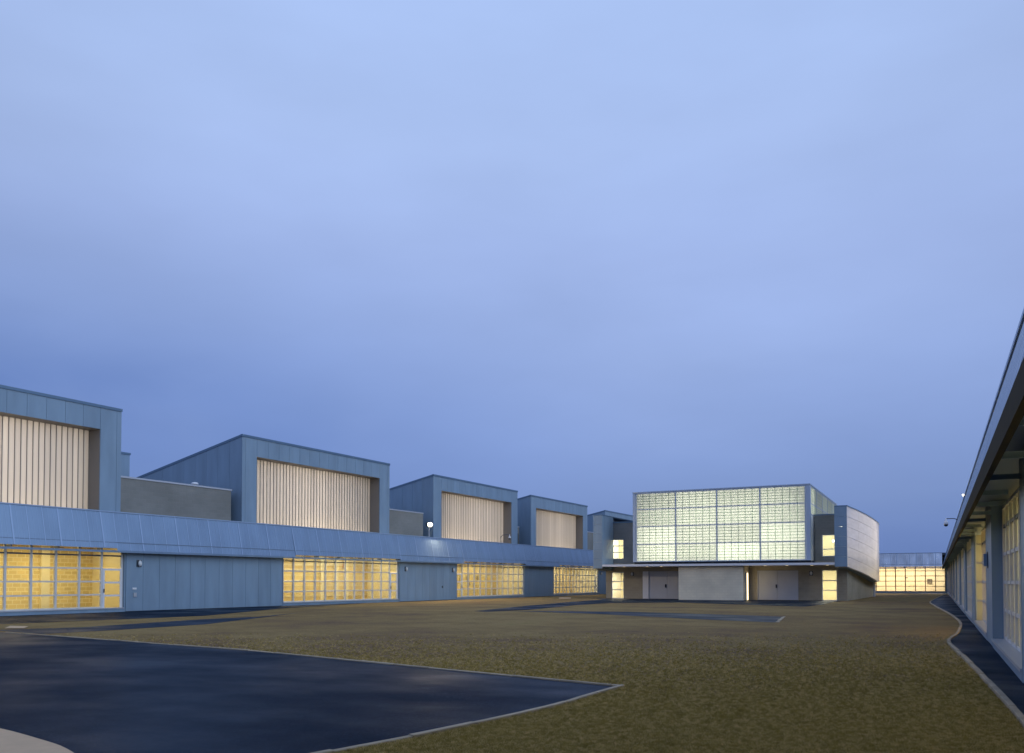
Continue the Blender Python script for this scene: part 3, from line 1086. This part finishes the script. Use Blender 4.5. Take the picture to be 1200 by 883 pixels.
YR = 66.6
XL, XR = -25.1, -5.95
wall_open('recessed_wall', XL, XR, -0.2, 2.98, YR, YR + 0.3,
          [(-24.6, -23.5, 0.0, 2.25), (-21.85, -18.2, 0.0, 2.30), (-12.5, -9.45, 0.0, 2.32), (-7.75, -6.65, 0.0, 2.33)], block_tan)
wall_open('upper_wall', XL, -21.95, 2.985, 6.40, YR, YR + 0.3, [(-24.62, -23.5, 3.34, 5.02)], block_grey)
wall_open('upper_wall', -8.25, -6.56, 2.985, 6.46, YR, YR + 0.3, [(-7.72, -6.62, 3.34, 5.0)], block_grey)
bx('wall_coping', GY, FC, XL - 0.02, -21.93, YR - 0.05, YR + 0.32, 6.402, 6.50, coping)
bx('wall_coping', GY, FC, -8.27, -6.56, YR - 0.05, YR + 0.32, 6.462, 6.56, coping)
bx('upper_roof', GY, FC, XL, XR, YR + 0.33, 84, 6.2, 6.39, roofm)
lit_window(-24.62, -23.5, 3.34, 5.02, YR + 0.04, [3.92, 4.46])
lit_window(-7.72, -6.62, 3.34, 5.0, YR + 0.04, [3.90])
lit_window(-24.6, -23.5, 0.0, 2.25, YR + 0.04, [0.75, 1.45], white, 'door')
lit_window(-7.75, -6.65, 0.0, 2.33, YR + 0.04, [0.80, 1.52], white, 'door')
# double doors
for a, b2, sidel in ((-21.35, -18.2, True), (-12.5, -9.45, False)):
    mid = (a + b2) / 2
    for q0, q1 in ((a + 0.05, mid - 0.006), (mid + 0.006, b2 - 0.05)):
        d = bx('door', GY, FC, q0, q1, YR + 0.05, YR + 0.12, 0.02, 2.25, white_door)
        if q1 < mid:
            bx('handle', d, FC, q1 - 0.14, q1 - 0.05, YR - 0.04, YR + 0.048, 0.95, 1.22, rubber)
    mb = MB()
    mb.box(a, a + 0.048, YR - 0.02, YR + 0.16, 0, 2.3).box(b2 - 0.048, b2, YR - 0.02, YR + 0.16, 0, 2.3).box(a + 0.048, b2 - 0.048, YR - 0.02, YR + 0.16, 2.252, 2.3)
    mb.build('door_frame', GY, FC, white_door)
    if sidel:
        bx('side_panel', GY, FC, -21.84, -21.36, YR - 0.01, YR + 0.10, 0.02, 2.29, white)
# projecting wall between the doors
bx('front_wall', GY, FC, -18.15, -13.13, 64.32, YR - 0.003, -0.2, 2.655, block_pale)
sl = bx('side_light', GY, FC, -13.128, -13.06, 65.25, 65.75, 0.03, 2.1, lamp_side)
bx('side_light_frame', GY, FC, -13.129, -13.04, 65.752, 65.85, 0.02, 2.2, steel)
bx('side_light_frame', GY, FC, -13.129, -13.04, 65.15, 65.248, 0.02, 2.2, steel)
# entrance canopy slab with white edge
bx('entrance_canopy', GY, FC, -24.40, -6.56, 63.9, 66.597, 2.665, 2.835, white)
bx('shadow_gap', GY, FC, -22.0, -8.3, 64.95, 66.59, 2.84, 3.03, rubber)
for x in (-23.2, -21.2, -20.0, -11.8, -10.2, -8.4, -7.3):
    bx('downlight', GY, FC, x, x + 0.16, 65.5, 65.66, 2.655, 2.664, lamp_down)
# translucent box
GX0, GX1, GY0, GY1, GZ0, GZ1 = -21.72, -8.61, 64.6, 83.0, 3.06, 8.58
vx = [-21.72, -18.44, -15.18, -11.9, -8.61]
hz = [3.06, 4.45, 5.88, 7.28, 8.58]


def glazing(fr, vx, hz, tag_cols=6, rows=6):
    for i in range(len(vx) - 1):
        for k in range(len(hz) - 1):
            x0, x1, z0, z1 = vx[i] + 0.044, vx[i + 1] - 0.044, hz[k] + 0.033, hz[k + 1] - 0.033
            p = bx('glazing_panel', GY, fr, x0, x1, 0.03, 0.075, z0, z1, kal)
            mb = MB()
            for c in range(1, tag_cols):
                x = x0 + (x1 - x0) * c / tag_cols
                mb.box(x - 0.024, x + 0.024, 0.012, 0.020, z0, z1)
            for r in range(1, rows):
                z = z0 + (z1 - z0) * r / rows
                mb.box(x0, x1, 0.021, 0.029, z - 0.026, z + 0.026)
            o = mb.build('rib_grid', p, fr, ribm, kind='stuff')
    for x in vx:
        bx('mullion', GY, fr, x - 0.042, x + 0.042, 0.0, 0.12, hz[0] - 0.03, hz[-1] + 0.03, kmull)
    for i in range(len(vx) - 1):
        for z in hz:
            bx('transom', GY, fr, vx[i] + 0.043, vx[i + 1] - 0.043, 0.003, 0.117, z - 0.032, z + 0.032, kmull)


glazing(Matrix.Translation((0, GY0, 0)), vx, hz)
FS = frame((-8.29, 64.95, 0), (0, 1, 0))          # right-hand side of the box: x runs back, y into it
glazing(FS, [0.1, 3.7, 7.3, 10.9, 14.5, 18.0], [6.5, 7.28, 8.58], 6, 5)
FSL = frame((-21.98, 82.95, 0), (0, -1, 0))
glazing(FSL, [0.0, 3.5, 7.1, 10.7, 14.3, 17.9], [6.5, 7.28, 8.58], 6, 5)
bx('corner_post', GY, FC, -8.553, -8.27, GY0 - 0.01, GY0 + 0.40, 3.03, 8.60, kmull)
bx('corner_post', GY, FC, -22.0, -21.777, GY0 - 0.01, GY0 + 0.40, 3.03, 8.60, kmull)
bx('box_roof', GY, FC, -22.02, -8.25, GY0 - 0.03, 83.1, 8.63, 8.72, kmull)
bx('box_side_wall', GY, FC, -8.55, -8.31, GY0 + 0.45, 83.0, 3.03, 6.44, int_white)
bx('box_side_wall', GY, FC, -21.95, -21.72, GY0 + 0.45, 83.0, 3.03, 6.44, int_white)
bx('interior_floor', GY, FC, -21.7, -8.56, GY0 + 0.13, 82.9, 3.035, 3.06, int_white)
bx('interior_wall', GY, FC, -21.7, -8.56, 67.6, 67.7, 3.062, 8.6, int_white)
bx('interior_ceiling', GY, FC, -21.7, -8.56, GY0 + 0.13, 67.59, 8.55, 8.6, int_white)
for k, z in enumerate((3.25, 3.95, 5.2, 6.6, 7.9)):
    for i in range(4):
        x = -21.5 + i * 3.25
        bx('tube_lamp', GY, FC, x, x + 3.0, GY0 + 1.3, GY0 + 1.38, z, z + 0.08, lamp_gym)
area_lamp(GY, FC, (-15.15, 67.5, 5.8), 12.8, 5.2, (0, -1, 0), 460, (1.0, 0.98, 0.88))
area_lamp(GY, FC, (-15.15, 66.6, 3.6), 12.8, 0.8, (0, -1, 0.1), 80, (1.0, 0.97, 0.80))
area_lamp(GY, FC, (-10.8, 75.3, 7.3), 14.0, 2.0, (1, 0, 0), 55, (1.0, 0.99, 0.92))
for z in (6.9, 8.0):
    for i in range(4):
        y = 68.2 + i * 3.7
        bx('tube_lamp', GY, FC, -9.9, -9.82, y, y + 3.2, z, z + 0.08, lamp_gym)
bx('interior_wall', GY, FC, -11.0, -10.9, 67.75, 82.9, 6.0, 8.6, int_white)
# small lit rooms behind the recessed walls
for x0, x1, zf, zc in ((-25.02, -22.1, 3.0, 6.15), (-8.2, -6.1, 3.0, 6.15), (-25.0, -22.1, -0.05, 2.9), (-8.9, -6.1, -0.05, 2.9)):
    bx('interior_wall', GY, FC, x0, x1, YR + 3.0, YR + 3.1, zf, zc, int_cream)
    bx('interior_floor', GY, FC, x0, x1, YR + 0.31, YR + 2.99, zf, zf + 0.06, int_cream)
    bx('interior_end_wall', GY, FC, x0 - 0.05, x0 - 0.002, YR + 0.31, YR + 3.1, zf, zc, int_white)
    bx('interior_end_wall', GY, FC, x1 + 0.002, x1 + 0.05, YR + 0.31, YR + 3.1, zf, zc, int_white)
    bx('ceiling_lamp', GY, FC, x0 + 0.5, x1 - 0.3, YR + 1.0, YR + 1.5, zc - 0.5, zc - 0.43, lamp_room)
    area_lamp(GY, FC, ((x0 + x1) / 2, YR + 1.25, zc - 0.52), 2.0, 0.5, (0, 0, -1), 330, (1.0, 0.96, 0.80))
    bx('interior_ceiling', GY, FC, x0, x1, YR + 0.31, YR + 2.99, zc - 0.05, zc, int_white)


# curved fins at both ends
def arc_x(y):
    """outer face of the right-hand fin, bulging gently outwards"""
    pts = [(64.0, -5.70), (70.0, -5.22), (75.6, -4.95), (83.0, -4.80), (88.0, -4.95), (92.0, -5.35), (95.0, -6.1)]
    for (y0, x0), (y1, x1) in zip(pts, pts[1:]):
        if y <= y1:
            t = (y - y0) / (y1 - y0)
            return x0 + (x1 - x0) * t
    return pts[-1][1]


ARC = smooth_curve([(-5.70, 64.0), (-5.25, 70.0), (-4.97, 75.6), (-4.80, 83.0), (-4.92, 87.5), (-5.35, 91.5), (-6.3, 95.0)], 6)


def zbot(y):
    return max(1.40, 2.52 - 0.0572 * (y - 64.0))


def fin(sgn, inner, tag):
    cx = -15.45
    tx = lambda x: x if sgn > 0 else 2 * cx - x
    zt = 6.86
    courses = 6
    idx = [0, 5, 10, 14, 18, 24, 30, 36]
    for a, b2 in zip(idx, idx[1:]):
        if sgn < 0 and a > 20:
            break
        b2 = min(b2, len(ARC) - 1)
        for c in range(courses):
            vs, fs = [], []
            seg = ARC[a:b2 + 1]
            for j, (x, y) in enumerate(seg):
                yy = y + (0.02 if j == 0 else (-0.02 if j == len(seg) - 1 else 0))
                zl = zbot(y) + (zt - zbot(y)) * c / courses + 0.008
                zh = zbot(y) + (zt - zbot(y)) * (c + 1) / courses - 0.008
                vs += [(tx(x), yy, zl), (tx(x), yy, zh), (tx(x - 0.05), yy, zh), (tx(x - 0.05), yy, zl)]
            for j in range(len(seg) - 1):
                for q in range(4):
                    u0, u1 = j * 4 + q, j * 4 + (q + 1) % 4
                    fs.append((u0, u1, u1 + 4, u0 + 4))
            fs += [(0, 1, 2, 3), tuple(len(vs) - 4 + q for q in range(4))]
            pm('cladding_panel', GY, FC, vs, fs, zinc)
    # backing, coping, underside
    vs, fs = [], []
    for x, y in ARC:
        vs += [(tx(x - 0.06), y, zbot(y) + 0.01), (tx(x - 0.06), y, zt - 0.01), (tx(x - 0.2), y, zt - 0.01), (tx(x - 0.2), y, zbot(y) + 0.01)]
    for j in range(len(ARC) - 1):
        for q in range(4):
            u0, u1 = j * 4 + q, j * 4 + (q + 1) % 4
            fs.append((u0, u1, u1 + 4, u0 + 4))
    pm('fin_backing', GY, FC, vs, fs, zinc)
    vs, fs = [], []
    for x, y in ARC:
        vs += [(tx(x + 0.03), y, zt), (tx(x + 0.03), y, zt + 0.09), (tx(inner), y, zt + 0.09), (tx(inner), y, zt)]
    for j in range(len(ARC) - 1):
        for q in range(4):
            u0, u1 = j * 4 + q, j * 4 + (q + 1) % 4
            fs.append((u0, u1, u1 + 4, u0 + 4))
    pm('fin_coping', GY, FC, vs, fs + [(0, 1, 2, 3)], coping)
    vs, fs = [], []
    for x, y in ARC:
        vs += [(tx(x - 0.21), y, zbot(y)), (tx(x - 0.21), y, zbot(y) + 0.05), (tx(inner), y, zbot(y) + 0.05), (tx(inner), y, zbot(y))]
    for j in range(len(ARC) - 1):
        for q in range(4):
            u0, u1 = j * 4 + q, j * 4 + (q + 1) % 4
            fs.append((u0, u1, u1 + 4, u0 + 4))
    pm('fin_underside', GY, FC, vs, fs + [(0, 1, 2, 3)], soffit)
    # flat end face in stacked sheets and the inner cheek
    xa, xb = sorted((tx(-5.70), tx(inner)))
    for c in range(courses):
        zl = 2.52 + (zt - 2.52) * c / courses + 0.006
        zh = 2.52 + (zt - 2.52) * (c + 1) / courses - 0.006
        bx('end_panel', GY, FC, xa + 0.06, xb - 0.06, 63.96, 64.0, zl, zh, clad)
    for xx in (xa, xb - 0.058):
        bx('end_trim', GY, FC, xx, xx + 0.058, 63.95, 64.01, 2.5, zt - 0.002, clad)
    xi = tx(inner)
    a, b2 = (xi, xi + 0.05) if sgn > 0 else (xi - 0.05, xi)
    bx('cheek_panel', GY, FC, a, b2, 64.012, YR - 0.003, 2.52, zt - 0.002, clad)
    if sgn > 0:
        bx('cheek_panel', GY, FC, a, b2, YR - 0.002, 84.0, 2.99, zt - 0.002, clad)


fin(1, -6.55, 'r')
fin(-1, -6.48, 'l')
# low masonry wall under the right fin, and its counterpart
pm('side_wall', GY, FC, [(-5.95, YR + 0.302, -0.2), (-5.35, 88.6, -0.2), (-5.65, 88.6, -0.2), (-6.25, YR + 0.302, -0.2), (-5.95, YR + 0.302, 2.6), (-5.35, 88.6, 1.35), (-5.65, 88.6, 1.35), (-6.25, YR + 0.302, 2.6)], BOXF, block_tan)
for y in (86.2, 87.5):
    bx('pale_strip', GY, FC, -5.45, -5.30, y, y + 0.35, 0.0, 1.36, white)
bx('side_wall', GY, FC, XL - 0.001, XL + 0.3, YR + 0.302, 84, -0.2, 2.98, block_tan)
bx('rear_wall', GY, FC, XL, -5.7, 84.0, 84.3, -0.2, 6.38, block_grey)


# ------------------------------------------------------------------ lamps, cameras, vents
def wall_lamp(fr, x, y, z, label):
    root = thing('wall_lamp', label, 'lamp', fr @ Matrix.Translation((x, y, z)), 'unlit bulkhead lamps on the walls')
    bx('back_plate', root, fr, x - 0.13, x + 0.13, y - 0.03, y, z - 0.17, z + 0.17, darksteel)
    mb = MB()
    rings = []
    for i in range(7):
        t = -1 + 2 * i / 6
        rr = math.sqrt(max(0.05, 1 - t * t)) * 0.10
        rings.append([(x + rr * math.cos(q * math.pi / 4), y - 0.09 + rr * 0.7 * math.sin(q * math.pi / 4), z + t * 0.15) for q in range(8)])
    mb.loft(rings)
    mb.build('lens', root, fr, opal, smooth=True)
    return root


wall_lamp(FL, 26.85, -0.005, 2.36, 'white bulkhead lamp on the blue wall right of the nearest glazed door')
wall_lamp(FL, 48.9, -0.005, 2.37, 'white bulkhead lamp at the left end of the blue wall below the floodlight')
wall_lamp(FL, 55.15, -0.005, 2.36, 'white bulkhead lamp at the right end of the blue wall below the floodlight')
wall_lamp(FL, 85.1, -0.005, 2.33, 'white bulkhead lamp in the corner beside the gymnasium')
wall_lamp(FC, -22.75, YR - 0.005, 2.08, 'small lamp on the gymnasium wall right of the left glazed door')
wall_lamp(FC, -8.5, YR - 0.005, 2.08, 'small lamp on the gymnasium wall beside the right double door')


pl = thing('wall_light', 'flat dark wall light on the nearby pier beside the amber lit bay', 'lamp', FR @ Matrix.Translation((88.1, 0, 1.85)))
bx('back_plate', pl, FR, 88.0, 88.2, -0.02, -0.003, 1.8, 2.2, darksteel)
bx('shade', pl, FR, 88.02, 88.18, -0.09, -0.021, 1.85, 2.15, clad)


def floodlight(fr, x, y, z, h, label, lens, power, aim, rad=0.11, group='floodlights on the roofs', spread=150):
    root = thing('floodlight', label, 'floodlight', fr @ Matrix.Translation((x, y, z)), group)
    MB().box(x - 0.12, x + 0.12, y - 0.12, y + 0.12, z, z + 0.03).tube([(x, y, z + 0.03), (x, y, z + h - 0.1)], 0.035).build('post', root, fr, steel)
    MB().box(x - 0.2, x + 0.2, y - 0.02, y + 0.16, z + h - 0.14, z + h + 0.14).build('housing', root, fr, darksteel)
    mb = MB()
    mb.lathe((0, 0, 0), [(0.02, -rad), (rad * 0.8, -rad * 0.6), (rad, 0), (rad * 0.8, rad * 0.6), (0.02, rad)], 12)
    o = mb.build('lens', root, fr @ Matrix.Translation((x, y - 0.13, z + h)), lens, smooth=True)
    ld = bpy.data.lights.new('flood', 'SPOT')
    ld.energy = power
    ld.color = (1.0, 0.80, 0.52)
    ld.spot_size = R(spread)
    ld.spot_blend = 0.6
    ld.shadow_soft_size = 0.12
    lo = bpy.data.objects.new('flood_beam', ld)
    col.objects.link(lo)
    p = fr @ Vector((x, y - 0.3, z + h))
    d = (fr.to_3x3() @ Vector(aim)).normalized()
    W = Matrix.Translation(p) @ d.to_track_quat('-Z', 'Y').to_matrix().to_4x4()
    lo.parent = root
    lo.matrix_basis = PW[root.name].inverted() @ W
    return root


floodlight(FL, 52.35, 0.35, 4.785, 1.02, 'blazing floodlight on a short post above the left wing canopy', lamp_lens, 2600, (0.1, -1, -0.45), 0.17, spread=172)
floodlight(FR, 111 - 37.4, 0.0, 4.785, 0.12, 'tiny bright floodlight on the near right wing roof edge', lamp_small, 30, (0, -1, -0.2), 0.035)
floodlight(FR, 111 - 104, 0.6, 4.725, 0.5, 'floodlight on the right wing roof where it meets the distant wing', lamp_small, 1700, (0.6, -1, -0.15), 0.10)
fp = thing('floodlight', 'small blazing lamp fixed to the corner fin beside the upper right window', 'floodlight', Matrix.Translation((-6.6, 65.0, 4.4)), 'floodlights on the roofs')
bx('bracket', fp, FC, -6.70, -6.555, 65.0, 65.06, 4.4, 4.46, darksteel)
MB().lathe((-6.74, 65.03, 4.43), [(0.02, -0.08), (0.07, -0.05), (0.08, 0), (0.07, 0.05), (0.02, 0.08)], 10).build('lens', fp, FC, lamp_small, smooth=True)


def dome_camera(fr, base, rise, reach, side_dir, label):
    root = thing('security_camera', label, 'security camera', fr @ Matrix.Translation(base), 'dome cameras on gooseneck arms')
    b = Vector(base)
    s = Vector(side_dir)
    pts = [b, b + Vector((0, 0, rise * 0.5))]
    for i in range(1, 7):
        t = i / 6 * math.pi / 2
        pts.append(b + Vector((0, 0, rise * 0.5 + rise * 0.5 * math.sin(t))) + s * (reach * 0.5 * (1 - math.cos(t))))
    pts.append(b + Vector((0, 0, rise)) + s * reach)
    MB().tube(pts, 0.022).build('arm', root, fr, darksteel, smooth=True)
    e = pts[-1]
    MB().lathe((e.x, e.y, e.z), [(0.03, 0.03), (0.035, -0.10), (0.07, -0.13), (0.10, -0.20), (0.115, -0.28), (0.11, -0.30)], 14).build('housing', root, fr, white, smooth=True)
    MB().lathe((e.x, e.y, e.z - 0.301), [(0.10, 0), (0.095, -0.04), (0.07, -0.08), (0.03, -0.10), (0.005, -0.105)], 14).build('dome', root, fr, rubber, smooth=True)


dome_camera(FR, (111 - 48.3, -0.06, 4.35), 0.36, 0.58, (0, -1, 0), 'dome camera on a gooseneck arm against the sky at right')
dome_camera(FL, (62.9, 0.1, 4.83), 0.72, 0.85, (0.75, -0.66, 0), 'dome camera on a gooseneck arm in front of a glowing screen')

vt = thing('roof_vent', 'small white mushroom vent on top of the wide grey block wall', 'roof vent', FL @ Matrix.Translation((32.6, 2.9, 6.87)))
MB().tube([(32.6, 2.9, 6.87), (32.6, 2.9, 7.02)], 0.09).build('pipe', vt, FL, steel)
MB().lathe((32.6, 2.9, 7.02), [(0.2, 0), (0.21, 0.05), (0.15, 0.11), (0.02, 0.13)], 12).build('cap', vt, FL, white, smooth=True)

# ------------------------------------------------------------------ grass
HOLES = [PAD, SLAB, STRIP, LINKP, DIAG, WEDGE, [(p[0] - 0.06, p[1]) for p in KP] + [(30, -8), (30, 111)]]


def inside(x, y, poly):
    r = False
    j = len(poly) - 1
    for i in range(len(poly)):
        xi, yi = poly[i]
        xj, yj = poly[j]
        if (yi > y) != (yj > y) and x < (xj - xi) * (y - yi) / (yj - yi) + xi:
            r = not r
        j = i
    return r


def tuft(seed):
    rnd = random.Random(seed)
    vs, fs = [], []
    for i in range(11):
        a = rnd.random() * 6.283
        r0 = rnd.random() * 0.05
        h = rnd.uniform(0.02, 0.06)
        ln = rnd.uniform(0.01, 0.05)
        wv = rnd.uniform(0.002, 0.005)
        x, y = r0 * math.cos(a * 3), r0 * math.sin(a * 3)
        dx, dy = math.cos(a), math.sin(a)
        n = len(vs)
        vs += [(x - dy * wv, y + dx * wv, 0), (x + dy * wv, y - dx * wv, 0), (x + dx * ln * 0.5, y + dy * ln * 0.5, h * 0.7), (x + dx * ln, y + dy * ln, h)]
        fs += [(n, n + 1, n + 2), (n, n + 2, n + 3)]
    return vs, fs


rnd = random.Random(99)
gv = []
fwd = Vector((-math.sin(PSI), math.cos(PSI), 0))
rt = Vector((math.cos(PSI), math.sin(PSI), 0))
tries = 0
while len(gv) < 110000 and tries < 360000:
    tries += 1
    # even in the picture's depth: many near, few far
    d = 1 / (1 / 6.3 + (1 / 30.0 - 1 / 6.3) * rnd.random() ** 0.85)
    lat = d * rnd.uniform(-0.70, 0.70)
    p = fwd * d + rt * lat
    if rnd.random() < (d - 7) / 17:
        continue
    if any(inside(p.x, p.y, q) for q in HOLES):
        continue
    gv.append((p.x, p.y, -0.004))
gm_ = bpy.data.materials.new('grass_blades')
gm_.use_nodes = True
t = gm_.node_tree
b = t.nodes['Principled BSDF']
b.inputs['Roughness'].default_value = 0.8
b.inputs['Specular IOR Level'].default_value = 0.15
oi = t.nodes.new('ShaderNodeObjectInfo')
rp = t.nodes.new('ShaderNodeValToRGB')
e = rp.color_ramp.elements
e[0].color = (0.23, 0.18, 0.045, 1)
e[1].color = (0.80, 0.60, 0.28, 1)
q = e.new(0.5)
q.color = (0.44, 0.33, 0.09, 1)
t.links.new(oi.outputs['Random'], rp.inputs[0])
t.links.new(rp.outputs[0], b.inputs['Base Color'])
trn = t.nodes.new('ShaderNodeBsdfTranslucent')
t.links.new(rp.outputs[0], trn.inputs[0])
mxs = t.nodes.new('ShaderNodeMixShader')
mxs.inputs[0].default_value = 0.45
t.links.new(b.outputs[0], mxs.inputs[1])
t.links.new(trn.outputs[0], mxs.inputs[2])
t.links.new(mxs.outputs[0], t.nodes['Material Output'].inputs[0])

gme = bpy.data.meshes.new('grass')
gme.from_pydata(gv, [], [])
go = link('grass', gme)
go['kind'] = 'stuff'
go['label'] = 'short dry olive grass of the courtyard lawn'
tv, tf = tuft(5)
tme = bpy.data.meshes.new('grass_tuft')
tme.from_pydata(tv, [], tf)
tme.materials.append(gm_)
to = bpy.data.objects.new('grass_tuft', tme)       # unlinked source, drawn only through the lawn's points
ng = bpy.data.node_groups.new('scatter_grass', 'GeometryNodeTree')
ng.interface.new_socket('Geometry', in_out='INPUT', socket_type='NodeSocketGeometry')
ng.interface.new_socket('Geometry', in_out='OUTPUT', socket_type='NodeSocketGeometry')
gi = ng.nodes.new('NodeGroupInput')
gout = ng.nodes.new('NodeGroupOutput')
m2p = ng.nodes.new('GeometryNodeMeshToPoints')
iop = ng.nodes.new('GeometryNodeInstanceOnPoints')
oinf = ng.nodes.new('GeometryNodeObjectInfo')
oinf.inputs['Object'].default_value = to
rr = ng.nodes.new('FunctionNodeRandomValue')
rr.data_type = 'FLOAT_VECTOR'
rr.inputs[0].default_value = (-0.15, -0.15, 0)
rr.inputs[1].default_value = (0.15, 0.15, 6.283)
rs = ng.nodes.new('FunctionNodeRandomValue')
rs.data_type = 'FLOAT'
rs.inputs[2].default_value = 0.3
rs.inputs[3].default_value = 0.8
ng.links.new(gi.outputs[0], m2p.inputs[0])
ng.links.new(m2p.outputs[0], iop.inputs['Points'])
ng.links.new(oinf.outputs['Geometry'], iop.inputs['Instance'])
ng.links.new(rr.outputs[0], iop.inputs['Rotation'])
ng.links.new(rs.outputs[1], iop.inputs['Scale'])
ng.links.new(iop.outputs[0], gout.inputs[0])
md = go.modifiers.new('scatter', 'NODES')
md.node_group = ng
